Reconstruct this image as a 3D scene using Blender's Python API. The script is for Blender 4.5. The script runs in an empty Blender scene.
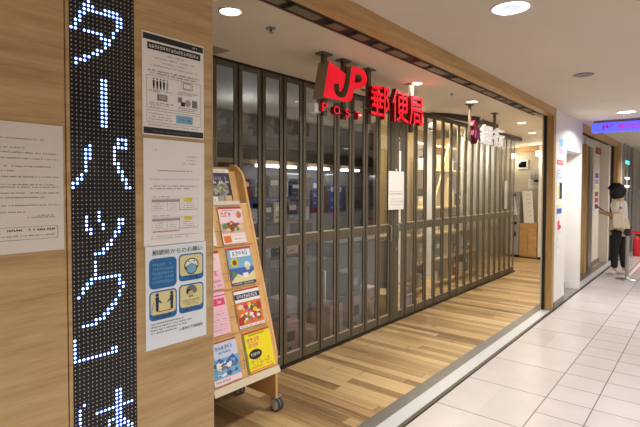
import bpy, bmesh, math, random
from mathutils import Vector, Matrix
random.seed(7)
SC = bpy.context.scene
COL = SC.collection
PI = math.pi

# ------------------------------------------------------------------ materials
def lin(c):
    return tuple(((v/255)/12.92 if v/255 <= .04045 else ((v/255+.055)/1.055)**2.4) for v in c)
def mat(name, rgb, rough=.5, metal=0., emit=None, strength=0., spec=.5, coat=0.):
    m = bpy.data.materials.new(name); m.use_nodes = True
    b = m.node_tree.nodes['Principled BSDF']
    b.inputs['Base Color'].default_value = (*lin(rgb), 1)
    b.inputs['Roughness'].default_value = rough
    b.inputs['Metallic'].default_value = metal
    b.inputs['Specular IOR Level'].default_value = spec
    b.inputs['Coat Weight'].default_value = coat
    if emit:
        b.inputs['Emission Color'].default_value = (*lin(emit), 1)
        b.inputs['Emission Strength'].default_value = strength
    return m
def N(t, kind, **kw):
    n = t.nodes.new(kind)
    for k, v in kw.items(): setattr(n, k, v)
    return n
def mathn(t, op, a, b=None, c=None):
    n = N(t, 'ShaderNodeMath', operation=op)
    for i, v in enumerate((a, b, c)):
        if v is None: continue
        if isinstance(v, (int, float)): n.inputs[i].default_value = v
        else: t.links.new(v, n.inputs[i])
    return n.outputs[0]
def ramp(t, fac, stops):
    n = N(t, 'ShaderNodeValToRGB'); e = n.color_ramp.elements
    while len(e) < len(stops): e.new(.5)
    for el, (p, c) in zip(e, stops): el.position = p; el.color = (*lin(c), 1)
    t.links.new(fac, n.inputs[0]); return n.outputs[0]
def noise(t, vec, scale, detail=3, rough=.5):
    n = N(t, 'ShaderNodeTexNoise'); n.inputs['Scale'].default_value = scale
    n.inputs['Detail'].default_value = detail; n.inputs['Roughness'].default_value = rough
    t.links.new(vec, n.inputs['Vector']); return n.outputs['Fac']
def vmul(t, v, s):
    n = N(t, 'ShaderNodeVectorMath', operation='MULTIPLY'); t.links.new(v, n.inputs[0]); n.inputs[1].default_value = s
    return n.outputs[0]
def laminate(name, c0, c1, c2, stretch, rough=.42):
    m = mat(name, c1, rough); t = m.node_tree; b = t.nodes['Principled BSDF']
    tc = N(t, 'ShaderNodeTexCoord').outputs['Object']
    a = noise(t, vmul(t, tc, stretch), 1.0, 5, .62)
    f = noise(t, vmul(t, tc, tuple(s*6 for s in stretch)), 1.0, 2, .6)
    s = mathn(t, 'ADD', mathn(t, 'MULTIPLY', a, .72), mathn(t, 'MULTIPLY', f, .28))
    t.links.new(ramp(t, s, [(.34, c0), (.5, c1), (.66, c2)]), b.inputs['Base Color'])
    return m
OAK = laminate('oak_laminate', (166, 134, 88), (190, 157, 108), (204, 173, 126), (8, 1.6, 22))
OAKV = laminate('oak_laminate_vertical', (150, 116, 66), (174, 138, 84), (190, 156, 100), (14, 14, 1.2))
BEECH = laminate('beech_board', (206, 158, 96), (222, 176, 114), (232, 190, 130), (4, 9, 2.0), .38)
CABW = laminate('cabinet_wood', (166, 128, 76), (184, 144, 90), (198, 158, 104), (4, 4, 18), .4)

def wood_floor():
    m = mat('plank_floor', (180, 145, 95), .33); t = m.node_tree; b = t.nodes['Principled BSDF']
    tc = N(t, 'ShaderNodeTexCoord').outputs['Object']
    sp = N(t, 'ShaderNodeSeparateXYZ'); t.links.new(tc, sp.inputs[0])
    W, L = .095, 2.4
    row = mathn(t, 'FLOOR', mathn(t, 'DIVIDE', sp.outputs[1], W))
    wn = N(t, 'ShaderNodeTexWhiteNoise', noise_dimensions='1D'); t.links.new(row, wn.inputs['W'])
    u = mathn(t, 'ADD', mathn(t, 'DIVIDE', sp.outputs[0], L), mathn(t, 'MULTIPLY', wn.outputs['Value'], 7.3))
    colm = mathn(t, 'FLOOR', u)
    cv = N(t, 'ShaderNodeCombineXYZ'); t.links.new(row, cv.inputs[0]); t.links.new(colm, cv.inputs[1])
    w2 = N(t, 'ShaderNodeTexWhiteNoise', noise_dimensions='3D'); t.links.new(cv.outputs[0], w2.inputs['Vector'])
    off = N(t, 'ShaderNodeVectorMath', operation='ADD'); t.links.new(vmul(t, tc, (1.1, 34, 1)), off.inputs[0]); t.links.new(vmul(t, w2.outputs['Color'], (40, 40, 40)), off.inputs[1])
    g = noise(t, off.outputs[0], 1.0, 4, .6)
    s = mathn(t, 'ADD', mathn(t, 'MULTIPLY', w2.outputs['Value'], .50), mathn(t, 'MULTIPLY', g, .72))
    c = ramp(t, s, [(.30, (116, 88, 56)), (.48, (160, 128, 86)), (.68, (188, 156, 110)), (.95, (210, 180, 132))])
    fy = mathn(t, 'FRACT', mathn(t, 'DIVIDE', sp.outputs[1], W)); fx = mathn(t, 'FRACT', u)
    seam = mathn(t, 'MAXIMUM', mathn(t, 'LESS_THAN', fy, .03), mathn(t, 'LESS_THAN', fx, .004))
    mx = N(t, 'ShaderNodeMixRGB'); t.links.new(mathn(t, 'MULTIPLY', seam, .55), mx.inputs[0]); t.links.new(c, mx.inputs[1]); mx.inputs[2].default_value = (*lin((80, 56, 34)), 1)
    t.links.new(mx.outputs[0], b.inputs['Base Color'])
    return m
WOODFLOOR = wood_floor()

def tile_floor():
    m = mat('stone_tile', (200, 190, 184), .26); t = m.node_tree; b = t.nodes['Principled BSDF']
    tc = N(t, 'ShaderNodeTexCoord').outputs['Object']
    sp = N(t, 'ShaderNodeSeparateXYZ'); t.links.new(tc, sp.inputs[0])
    X, Y = sp.outputs[0], sp.outputs[1]
    g = .0045
    def line(v, at): return mathn(t, 'LESS_THAN', mathn(t, 'ABSOLUTE', mathn(t, 'SUBTRACT', v, at)), g)
    # lengthwise joints: one wide column, then a half-width column, repeated
    P = .928
    xr = mathn(t, 'PINGPONG', mathn(t, 'SUBTRACT', X, -.945), 1e6) if False else mathn(t, 'MODULO', mathn(t, 'ADD', mathn(t, 'SUBTRACT', X, -.945), P*20), P)
    inhalf = mathn(t, 'LESS_THAN', xr, .318)
    lx = mathn(t, 'MAXIMUM', mathn(t, 'LESS_THAN', xr, g*2), line(xr, .318))
    T = .621
    yr = mathn(t, 'MODULO', mathn(t, 'ADD', mathn(t, 'SUBTRACT', Y, 3.888), T*40), T)
    yh = mathn(t, 'MODULO', yr, T/2)
    wide = mathn(t, 'LESS_THAN', yr, g*2); half = mathn(t, 'LESS_THAN', yh, g*2)
    firstcol = mathn(t, 'LESS_THAN', X, -.945)
    ly = mathn(t, 'ADD', mathn(t, 'MULTIPLY', firstcol, wide), mathn(t, 'MULTIPLY', mathn(t, 'SUBTRACT', 1., firstcol), half))
    grout = mathn(t, 'MINIMUM', mathn(t, 'MAXIMUM', lx, ly), 1.)
    cv = N(t, 'ShaderNodeCombineXYZ')
    t.links.new(mathn(t, 'FLOOR', mathn(t, 'DIVIDE', mathn(t, 'SUBTRACT', X, -.945), .318)), cv.inputs[0])
    t.links.new(mathn(t, 'FLOOR', mathn(t, 'DIVIDE', mathn(t, 'SUBTRACT', Y, 3.888), T)), cv.inputs[1])
    wn = N(t, 'ShaderNodeTexWhiteNoise', noise_dimensions='3D'); t.links.new(cv.outputs[0], wn.inputs['Vector'])
    n1 = noise(t, tc, 3.0, 4, .6)
    s = mathn(t, 'ADD', mathn(t, 'MULTIPLY', wn.outputs['Value'], .35), mathn(t, 'MULTIPLY', n1, .65))
    c = ramp(t, s, [(.2, (176, 168, 164)), (.5, (187, 179, 176)), (.8, (196, 189, 186))])
    mx = N(t, 'ShaderNodeMixRGB'); t.links.new(mathn(t, 'MULTIPLY', grout, .8), mx.inputs[0]); t.links.new(c, mx.inputs[1]); mx.inputs[2].default_value = (*lin((96, 88, 84)), 1)
    t.links.new(mx.outputs[0], b.inputs['Base Color'])
    t.links.new(mathn(t, 'ADD', .3, mathn(t, 'MULTIPLY', grout, .4)), b.inputs['Roughness'])
    return m
TILE = tile_floor()

def plaster(name, c0, c1, rough=.7):
    m = mat(name, c0, rough); t = m.node_tree; b = t.nodes['Principled BSDF']
    tc = N(t, 'ShaderNodeTexCoord').outputs['Object']
    t.links.new(ramp(t, noise(t, tc, 1.3, 3), [(.35, c0), (.65, c1)]), b.inputs['Base Color'])
    return m
CEIL = plaster('mall_ceiling_paint', (214, 203, 188), (219, 208, 193))
SHOPCEIL = plaster('shop_ceiling_paint', (218, 203, 178), (223, 208, 184))
CREAM = plaster('cream_wall_paint', (222, 212, 196), (226, 216, 201), .6)
WHITEW = plaster('white_wall_paint', (224, 220, 214), (228, 224, 219), .5)
DARKW = plaster('dark_interior_paint', (74, 70, 66), (82, 78, 72), .7)

def brushed(name, c, rough=.35, metal=.9):
    m = mat(name, c, rough, metal); t = m.node_tree; b = t.nodes['Principled BSDF']
    tc = N(t, 'ShaderNodeTexCoord').outputs['Object']
    f = noise(t, vmul(t, tc, (60, 60, 2)), 1.0, 3)
    t.links.new(mathn(t, 'ADD', rough-.08, mathn(t, 'MULTIPLY', f, .16)), b.inputs['Roughness'])
    return m
STEEL = brushed('brushed_steel', (176, 172, 166), .3)
CHAMP = brushed('champagne_aluminium', (96, 88, 72), .5, .15)
BRONZEL = brushed('bronze_nosing', (150, 140, 120), .28, .7)
CHAMPD = mat('dark_bronze_edge', (40, 33, 27), .5, .3)
STRIPW = mat('pale_threshold', (196, 197, 198), .35, .2)
STRIPG = brushed('grey_threshold', (132, 128, 122), .4, .7)
STRIPB = brushed('bronze_threshold', (84, 74, 62), .4, .4)
BLACK = mat('black_matte', (18, 17, 17), .6)
BLACKG = mat('black_gloss', (14, 14, 16), .12, coat=.3)
LEDBG = mat('led_face', (20, 20, 23), .22)
DOTOFF = mat('led_dot_off', (190, 186, 178), .4)
DOTON = mat('led_dot_on', (190, 215, 255), .4, emit=(150, 190, 255), strength=5.5)
DOTHALO = mat('led_dot_halo', (70, 110, 220), .4, emit=(50, 95, 225), strength=.9)  # painted blue glow around the lit dots
PAPER = mat('white_paper', (240, 238, 234), .6)
PAPERG = mat('grey_paper', (222, 216, 206), .6)
INK = mat('ink_black', (34, 32, 36), .6)
INKG = mat('ink_grey', (120, 117, 114), .6)
INKL = mat('ink_light', (165, 162, 158), .6)
INKR = mat('ink_red', (186, 44, 40), .6)
INKY = mat('ink_yellow', (226, 214, 20), .6)
INKB = mat('ink_blue', (32, 108, 170), .6)
NAVY = mat('ink_navy', (26, 44, 84), .6)
PALEY = mat('ink_pale_yellow', (226, 216, 158), .6)
SKYB = mat('ink_sky', (120, 178, 214), .6)
MIDB = mat('ink_midblue', (60, 96, 176), .6)
PINK = mat('ink_pink', (236, 160, 184), .6)
HOTP = mat('ink_hot_pink', (226, 70, 120), .6)
PALEP = mat('ink_pale_pink', (244, 214, 220), .6)
ORNG = mat('ink_orange', (222, 120, 40), .6)
BROWN = mat('ink_brown', (128, 74, 44), .6)
GREEN = mat('ink_green', (92, 140, 70), .6)
TAN = mat('ink_tan', (214, 186, 142), .6)
WHITEI = mat('ink_white', (240, 238, 234), .6)
PURP = mat('ink_purple', (120, 70, 140), .6)
LILAC = mat('ink_lilac', (170, 160, 214), .6)
BRIGHTY = mat('cover_yellow', (246, 226, 20), .45)
SIGNRED = mat('sign_red', (226, 16, 42), .4, emit=(240, 12, 44), strength=.5)
SIGNREDS = mat('sign_red_side', (132, 18, 30), .5)
SIGNSIDE = mat('sign_side', (158, 140, 116), .5, .1)
RODM = brushed('rod_metal', (120, 106, 90), .35, .7)
GREYM = mat('grey_skirting', (128, 122, 116), .5)
RUBBER = mat('rubber', (66, 66, 70), .6)
WPLAST = mat('white_plastic', (216, 214, 210), .35)
GPLAST = mat('grey_plastic', (150, 150, 150), .45)
LAMPE = mat('lamp_face', (255, 246, 230), .5, emit=(255, 240, 214), strength=9)
LAMPD = mat('recessed_dish', (198, 204, 214), .3, emit=(190, 202, 222), strength=.9)
LAMPC = mat('cool_lamp_face', (240, 246, 255), .5, emit=(240, 245, 255), strength=5)
RIM = mat('lamp_rim', (226, 222, 214), .4)
CREAMB = mat('cream_board', (222, 208, 182), .5)
BLUEL = mat('blue_light_box', (80, 88, 240), .3, emit=(78, 88, 250), strength=1.0)
BLUEI = mat('magenta_ink', (196, 30, 120), .4, emit=(196, 30, 130), strength=.5)
REDI = mat('red_ink_glow', (170, 16, 60), .4, emit=(170, 10, 50), strength=.5)
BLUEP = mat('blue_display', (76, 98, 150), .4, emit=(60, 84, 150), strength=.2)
BOXW = mat('box_white', (200, 196, 190), .6)
BOXG = mat('box_grey', (128, 124, 120), .6)
CABG = mat('cabinet_grey', (140, 138, 132), .5)
REDBOX = mat('red_box', (170, 40, 36), .5)
TEAL = mat('teal_light', (60, 170, 170), .4, emit=(80, 210, 205), strength=1.4)
REDSIGN = mat('shop_sign_red', (170, 30, 44), .5)
REDM = mat('belt_red', (200, 26, 40), .6)
TAPER = mat('tape_red', (176, 40, 50), .5)
TAPEW = mat('tape_white', (222, 214, 210), .5)
SKIN = mat('skin', (198, 150, 122), .55)
HAIR = mat('hair_black', (16, 14, 15), .65)
SHIRT = mat('shirt_white', (214, 206, 196), .8)
APRON = mat('apron_beige', (206, 188, 160), .8)
TROUS = mat('trousers_black', (22, 21, 24), .8)
SHOE = mat('shoe_white', (214, 210, 206), .6)
DARKGL = mat('dark_glass', (40, 44, 44), .08, coat=.5)
BLINDM = mat('blind_fabric', (170, 164, 152), .7)

def glass(name, tint, extra=.05):
    m = bpy.data.materials.new(name); m.use_nodes = True; t = m.node_tree
    for n in list(t.nodes):
        if n.type == 'BSDF_PRINCIPLED': t.nodes.remove(n)
    out = [n for n in t.nodes if n.type == 'OUTPUT_MATERIAL'][0]
    tr = N(t, 'ShaderNodeBsdfTransparent'); tr.inputs[0].default_value = (*tint, 1)
    gl = N(t, 'ShaderNodeBsdfGlossy'); gl.inputs['Roughness'].default_value = .015; gl.inputs[0].default_value = (.95, .97, 1, 1)
    fr = N(t, 'ShaderNodeFresnel'); fr.inputs[0].default_value = 1.52
    f = mathn(t, 'MINIMUM', mathn(t, 'ADD', mathn(t, 'MULTIPLY', fr.outputs[0], 1.25), extra), 1.)
    mx = N(t, 'ShaderNodeMixShader'); t.links.new(f, mx.inputs[0]); t.links.new(tr.outputs[0], mx.inputs[1]); t.links.new(gl.outputs[0], mx.inputs[2])
    t.links.new(mx.outputs[0], out.inputs[0]); return m
GLASS = glass('grey_tinted_glass', (.74, .77, .78))

# ------------------------------------------------------------------ mesh building
ROOT = {}
class MB:
    def __init__(s): s.v = []; s.f = []; s.m = []; s.mats = []; s.sm = []
    def mi(s, m):
        if m not in s.mats: s.mats.append(m)
        return s.mats.index(m)
    def add(s, vs, fs, m, smooth=False):
        o = len(s.v); s.v += [tuple(v) for v in vs]; i = s.mi(m)
        for f in fs: s.f.append(tuple(k+o for k in f)); s.m.append(i); s.sm.append(smooth)
        return s
    def box(s, x0, x1, y0, y1, z0, z1, m):
        x0, x1 = sorted((x0, x1)); y0, y1 = sorted((y0, y1)); z0, z1 = sorted((z0, z1))
        return s.add([(x0,y0,z0),(x1,y0,z0),(x1,y1,z0),(x0,y1,z0),(x0,y0,z1),(x1,y0,z1),(x1,y1,z1),(x0,y1,z1)],
                     [(0,3,2,1),(4,5,6,7),(0,1,5,4),(1,2,6,5),(2,3,7,6),(3,0,4,7)], m)
    def cyl(s, p0, p1, r0, r1, m, n=16, caps=True):
        p0, p1 = Vector(p0), Vector(p1); a = (p1-p0).normalized()
        u = a.orthogonal().normalized(); w = a.cross(u)
        vs = []
        for p, r in ((p0, r0), (p1, r1)):
            for k in range(n):
                t = 2*PI*k/n; vs.append(p+u*math.cos(t)*r+w*math.sin(t)*r)
        s.add(vs, [(k, (k+1) % n, n+(k+1) % n, n+k) for k in range(n)], m, True)
        if caps: s.add(vs, [tuple(reversed(range(n))), tuple(range(n, 2*n))], m)
        return s
    def lathe(s, c, axis, prof, m, n=24):
        c = Vector(c); a = Vector(axis).normalized(); u = a.orthogonal().normalized(); w = a.cross(u)
        vs = []
        for r, h in prof:
            for k in range(n):
                t = 2*PI*k/n; vs.append(c+a*h+u*math.cos(t)*r+w*math.sin(t)*r)
        fs = [(j*n+k, j*n+(k+1) % n, (j+1)*n+(k+1) % n, (j+1)*n+k) for j in range(len(prof)-1) for k in range(n)]
        return s.add(vs, fs, m, True)
    def tube(s, pts, r, m, n=8):
        pts = [Vector(p) for p in pts]
        vs = []; up = None
        for i, p in enumerate(pts):
            d = (pts[min(i+1, len(pts)-1)]-pts[max(i-1, 0)]).normalized()
            if up is None: up = d.orthogonal().normalized()
            up = (up-d*up.dot(d)).normalized(); w = d.cross(up)
            for k in range(n):
                t = 2*PI*k/n; vs.append(p+up*math.cos(t)*r+w*math.sin(t)*r)
        fs = [(j*n+k, j*n+(k+1) % n, (j+1)*n+(k+1) % n, (j+1)*n+k) for j in range(len(pts)-1) for k in range(n)]
        fs += [tuple(reversed(range(n))), tuple(range((len(pts)-1)*n, len(pts)*n))]
        return s.add(vs, fs, m, True)
    def prism(s, poly, f, a, b, m):
        """poly: 2-D points, f(p, t) -> 3-D; extruded between t=a and t=b"""
        n = len(poly); vs = [f(p, a) for p in poly]+[f(p, b) for p in poly]
        return s.add(vs, [tuple(reversed(range(n))), tuple(range(n, 2*n))]+[(k, (k+1) % n, n+(k+1) % n, n+k) for k in range(n)], m)
    def merge(s, other): 
        for f, mi_, sm in zip(other.f, other.m, other.sm):
            pass
        return s
    def build(s, name, parent=None, bevel=0., subsurf=0):
        me = bpy.data.meshes.new(name)
        o = bpy.data.objects.new(name, me); COL.objects.link(o)
        vs = s.v
        if parent is not None:
            o.parent = parent; r = ROOT.get(parent.name, (0, 0, 0)); ROOT[o.name] = r
            vs = [(x-r[0], y-r[1], z-r[2]) for x, y, z in vs]
        me.from_pydata(vs, [], s.f); 
        for m in s.mats: me.materials.append(m)
        me.polygons.foreach_set('material_index', s.m); me.polygons.foreach_set('use_smooth', s.sm)
        me.update()
        bm = bmesh.new(); bm.from_mesh(me); bmesh.ops.recalc_face_normals(bm, faces=bm.faces); bm.to_mesh(me); bm.free()
        if bevel:
            b = o.modifiers.new('bevel', 'BEVEL'); b.width = bevel; b.segments = 2; b.limit_method = 'ANGLE'; b.harden_normals = False
        return o
def box(x0, x1, y0, y1, z0, z1, m): return MB().box(x0, x1, y0, y1, z0, z1, m)
def struct(mb, name, bevel=0.):
    o = mb.build(name, bevel=bevel); o['kind'] = 'structure'; return o
def tag(o, label, cat, group=None):
    o['label'] = label; o['category'] = cat
    if group: o['group'] = group
    return o
def thing(name, loc, label, cat, group=None):
    o = bpy.data.objects.new(name, None); COL.objects.link(o); o.location = loc; o.empty_display_size = .1
    ROOT[o.name] = tuple(loc); return tag(o, label, cat, group)

# ------------------------------------------------------------------ lettering
_G = {}
def glyphs(txt, offset=0.):
    """flat outline mesh (verts 2-D, faces) of a string, unit size"""
    k = (txt, offset)
    if k not in _G:
        c = bpy.data.curves.new('g', 'FONT'); c.body = txt; c.offset = offset; c.resolution_u = 4
        o = bpy.data.objects.new('g', c); COL.objects.link(o)
        dg = bpy.context.evaluated_depsgraph_get()
        me = bpy.data.meshes.new_from_object(o.evaluated_get(dg))
        vs = [(v.co.x, v.co.y) for v in me.vertices]; fs = [tuple(p.vertices) for p in me.polygons]
        bpy.data.objects.remove(o); bpy.data.curves.remove(c); bpy.data.meshes.remove(me)
        x0 = min(v[0] for v in vs); x1 = max(v[0] for v in vs); y0 = min(v[1] for v in vs); y1 = max(v[1] for v in vs)
        _G[k] = ([(x-x0, y-y0) for x, y in vs], fs, x1-x0, y1-y0)
    return _G[k]
def flat_text(mb, txt, f, u0, v0, w, h, m, offset=0.):
    """text fitted to the rectangle (u0,v0,w,h); f(u,v)->3-D; offset > 0 thickens it"""
    vs, fs, W, H = glyphs(txt, 0.)
    for k in range(3 if offset else 1):
        du = offset*.35*h*(k-1) if offset else 0
        mb.add([f(u0+x/W*w+du*3, v0+y/H*h) for x, y in vs], fs, m)
def solid_shape(mb, splines, f, d0, d1, mf, ms):
    """splines: outline + holes in 2-D; front at depth d1, back at d0; f(u,v,d)->3-D"""
    c = bpy.data.curves.new('g', 'CURVE'); c.dimensions = '2D'; c.fill_mode = 'BOTH'
    for pts in splines:
        sp = c.splines.new('POLY'); sp.points.add(len(pts)-1)
        for p, q in zip(sp.points, pts): p.co = (q[0], q[1], 0, 1)
        sp.use_cyclic_u = True
    o = bpy.data.objects.new('g', c); COL.objects.link(o)
    dg = bpy.context.evaluated_depsgraph_get(); me = bpy.data.meshes.new_from_object(o.evaluated_get(dg))
    vs = [(v.co.x, v.co.y) for v in me.vertices]; fs = [tuple(p.vertices) for p in me.polygons]
    bpy.data.objects.remove(o); bpy.data.curves.remove(c); bpy.data.meshes.remove(me)
    solidify(mb, vs, fs, f, d0, d1, mf, ms)
def solidify(mb, vs, fs, f, d0, d1, mf, ms):
    # merge duplicate points so that only outline edges are borders
    key = {}; idx = []
    pv = []
    for v in vs:
        k = (round(v[0], 5), round(v[1], 5))
        if k not in key: key[k] = len(pv); pv.append(v)
        idx.append(key[k])
    fs = [tuple(dict.fromkeys(idx[i] for i in q)) for q in fs]; fs = [q for q in fs if len(q) > 2]
    mb.add([f(u, v, d1) for u, v in pv], fs, mf)
    mb.add([f(u, v, d0) for u, v in pv], [tuple(reversed(q)) for q in fs], ms)
    cnt = {}
    for q in fs:
        for a, b in zip(q, q[1:]+q[:1]):
            e = (min(a, b), max(a, b)); cnt[e] = cnt.get(e, 0)+1
    vv = []; ff = []
    for (a, b), n in cnt.items():
        if n == 1:
            o = len(vv); vv += [f(*pv[a], d0), f(*pv[b], d0), f(*pv[b], d1), f(*pv[a], d1)]; ff.append((o, o+1, o+2, o+3))
    mb.add(vv, ff, ms)
def solid_text(mb, txt, f, u0, v0, w, h, d0, d1, mf, ms, offset=0.):
    vs, fs, W, H = glyphs(txt, offset)
    solidify(mb, [(u0+x/W*w, v0+y/H*h) for x, y in vs], fs, f, d0, d1, mf, ms)

# a printed sheet: flat slab plus inks laid on it
class Sheet:
    def __init__(s, f, w, h, m, thick=.002):
        """f(u,v,d): u right, v up (0..w,0..h metres), d out of the sheet"""
        s.mb = MB(); s.f = f; s.w = w; s.h = h; s.t = thick
        vs = [f(u, v, d) for d in (0, thick) for u, v in ((0, 0), (w, 0), (w, h), (0, h))]
        s.mb.add(vs, [(0,3,2,1),(4,5,6,7),(0,1,5,4),(1,2,6,5),(2,3,7,6),(3,0,4,7)], m)
        s.k = 0
    def pt(s, a, b, lift=0.): return s.f(a*s.w, b*s.h, s.t+.0004+lift)
    def rect(s, a0, b0, a1, b1, m, lift=0.):
        s.mb.add([s.pt(a0, b0, lift), s.pt(a1, b0, lift), s.pt(a1, b1, lift), s.pt(a0, b1, lift)], [(0, 1, 2, 3)], m); return s
    def rrect(s, a0, b0, a1, b1, r, m, lift=0.):
        asp = s.w/s.h; pts = []
        for cx, cy, t0 in ((a1-r, b1-r*asp, 0), (a0+r, b1-r*asp, 90), (a0+r, b0+r*asp, 180), (a1-r, b0+r*asp, 270)):
            for k in range(5):
                t = math.radians(t0+k*22.5); pts.append(s.pt(cx+math.cos(t)*r, cy+math.sin(t)*r*asp, lift))
        s.mb.add(pts, [tuple(range(len(pts)))], m); return s
    def poly(s, pts, m, lift=0.): s.mb.add([s.pt(a, b, lift) for a, b in pts], [tuple(range(len(pts)))], m); return s
    def disc(s, a, b, r, m, lift=0., sy=1., n=18):
        asp = s.w/s.h
        s.mb.add([s.pt(a+math.cos(2*PI*k/n)*r, b+math.sin(2*PI*k/n)*r*asp*sy, lift) for k in range(n)], [tuple(range(n))], m); return s
    def frame(s, a0, b0, a1, b1, t, m, lift=0.):
        ty = t*s.w/s.h
        s.rect(a0, b0, a1, b0+ty, m, lift); s.rect(a0, b1-ty, a1, b1, m, lift); s.rect(a0, b0, a0+t, b1, m, lift); s.rect(a1-t, b0, a1, b1, m, lift); return s
    def text(s, txt, a0, b0, a1, b1, m, off=0., lift=.0003):
        flat_text(s.mb, txt, lambda u, v: s.pt(u, v, lift), a0, b0, a1-a0, b1-b0, m, off); return s
    def fuzz(s, a0, a1, b, hh, m, dens=.8, lift=.0003):
        """a row of tiny unreadable marks, as small print looks"""
        big = hh*s.h > .010
        a = a0; cw = hh*s.h/s.w*(.8 if big else .66)
        while a < a1-cw:
            if random.random() < dens:
                if big:
                    for y in random.sample((.0, .27, .54, .82), 3): s.rect(a+cw*random.choice((.02, .2)), b+hh*y, a+cw*random.choice((.75, .95)), b+hh*(y+.13), m, lift)
                    for x in random.sample((.08, .42, .76), 2): s.rect(a+cw*x, b+hh*random.choice((.02, .3)), a+cw*(x+.15), b+hh*random.choice((.7, .95)), m, lift)
                else:
                    y = random.choice((.1, .3, .5)); s.rect(a+cw*.05, b+hh*y, a+cw*.95, b+hh*(y+.3), m, lift)
                    x = random.uniform(.1, .6); s.rect(a+cw*x, b+hh*.05, a+cw*(x+.3), b+hh*.95, m, lift)
            a += cw*1.12
        return s
def facade_map(x, y0, z0):   # a sheet hanging on a plane that faces +x: its u runs along +y
    return lambda u, v, d: (x+d, y0+u, z0+v)

# ================================================================== THE SHELL
FX = -1.582            # face of the shop fronts
ZM, ZS = 2.662, 2.600  # mall ceiling, shop ceiling
# floors
struct(box(-1.55, 3.0, -4, 16.2, -.06, 0, TILE), 'floor')
struct(box(-7.0, -1.80, -4, 12.2, -.06, 0, WOODFLOOR), 'floor.001')
# threshold strips
struct(box(-1.80, -1.70, -4, 16.2, -.06, .002, STRIPG), 'trim_1')
struct(box(-1.70, -1.592, -4, 16.2, -.06, .003, STRIPW), 'trim_2')
struct(box(-1.592, -1.562, -4, 16.2, -.06, .002, STRIPB), 'trim_3')
struct(box(-1.562, -1.55, -4, 16.2, -.06, -.004, BLACK), 'trim_4')
# ceilings
struct(box(-1.585, 3.0, -4, 16.2, ZM, ZM+.08, CEIL), 'ceiling')
struct(box(-7.0, -1.84, -4, 12.2, ZS, ZS+.08, SHOPCEIL), 'ceiling.001')
FARW = plaster('far_wall_paint', (186, 176, 156), (196, 186, 166))
# shell far sides
struct(box(-7.1, -7.0, -4, 12.2, 0, ZM, DARKW), 'wall_back')
struct(box(-7.0, -3.0, 11.95, 12.05, 0, ZM, FARW), 'wall_far')
struct(box(-3.0, -1.70, 11.95, 12.05, 0, ZM, CREAM), 'wall_far.001')
struct(box(-7.1, 3.1, -4.1, -4.0, 0, ZM+.1, CREAM), 'wall_behind')
struct(box(3.0, 3.1, -4, 16.2, 0, ZM+.1, WHITEW), 'wall_right')
struct(box(-2.2, 3.1, 16.2, 16.3, 0, ZM+.1, CREAM), 'wall_end')

# column with the notices, left of the opening (three cladding boards with a groove and the sign recess)
D = -1.665
struct(box(D, FX, -4, .6485, 0, ZM, OAK), 'wall_left')
struct(box(D, FX-.008, .6485, .6525, 0, ZM, mat('groove', (88, 58, 34), .7)), 'trim_5')
struct(box(D, FX, .6525, .664, 0, ZM, OAK), 'wall_left.001')
struct(box(D, FX-.012, .664, .8865, 0, ZM, BLACK), 'wall_left.002')
struct(box(D, FX, .8865, 1.225, 0, ZM, OAK), 'wall_left.003', .001)
struct(box(D, FX+.001, 1.225, 1.2275, 0, ZM, mat('pale_corner_bead', (206, 186, 150), .4)), 'trim_6')
# opening head: timber-faced beam and its dark shutter track
struct(box(D, FX, 1.2275, 6.72, 2.560, ZM, OAKV if False else laminate('oak_beam', (168, 130, 80), (192, 152, 98), (206, 170, 118), (16, 1.2, 22))), 'wall_beam')
rail = MB(); rail.box(-1.84, D, 1.2275, 6.72, 2.592, ZM+.05, BLACK)
rail.box(-1.685, -1.668, 1.2275, 6.72, 2.562, 2.592, CHAMPD); rail.box(-1.84, -1.826, 1.2275, 6.72, 2.585, 2.6, mat('rust_red_edge', (110, 60, 48), .5))
GOLDM = mat('galvanised_plate', (128, 116, 92), .5, .4)
y = 1.3
while y < 6.6:
    L = random.uniform(.12, .34); rail.box(-1.80, -1.73, y, y+L, 2.578, 2.592, GOLDM); y += L+random.uniform(.05, .2)
tag(rail.build('shutter_track'), 'dark shutter track with metal plates under the timber beam of the opening', 'shutter track')
# right jamb
struct(box(D, FX, 6.72, 6.83, 0, ZM, OAKV), 'wall_jamb')
g = MB(); g.box(-1.70, D, 6.70, 6.83, 0, ZM, BLACK)
struct(g, 'trim_7'); struct(box(-1.725, -1.70, 6.73, 6.83, 0, ZM-.06, mat('pale_guide', (196, 188, 176), .4)), 'trim_8')
struct(box(-2.2, -1.725, 6.83, 6.93, 0, ZS, CREAM), 'wall_return') if False else None

# white wall with a recessed doorway beside the opening
w = MB()
w.box(-1.75, FX, 6.83, 7.42, 0, ZM, WHITEW)
w.box(-1.80, FX, 7.42, 8.44, 2.17, ZM, WHITEW)
struct(w, 'wall_white')
struct(box(-1.86, -1.80, 7.42, 8.44, 0, ZM, WHITEW), 'wall_white.001')
struct(box(-1.86, FX, 8.44, 8.505, 0, ZM, WHITEW), 'wall_white.002')
struct(MB().box(FX, FX+.008, 6.83, 7.42, 0, .09, GREYM).box(-1.80, -1.79, 7.42, 8.44, 0, .09, GREYM).box(-1.80, FX, 7.42, 8.44, 0, .006, GREYM), 'baseboard_right')
dr = MB(); dr.box(-1.80, -1.785, 7.5, 8.36, .01, 2.12, mat('door_white', (216, 212, 204), .45))
o = struct(dr, 'door_1'); h = MB().cyl((-1.785, 8.25, 1.0), (-1.75, 8.25, 1.0), .01, .01, STEEL).cyl((-1.755, 8.25, 1.0), (-1.755, 8.13, 1.0), .009, .009, STEEL).build('door_handle', o)

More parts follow.
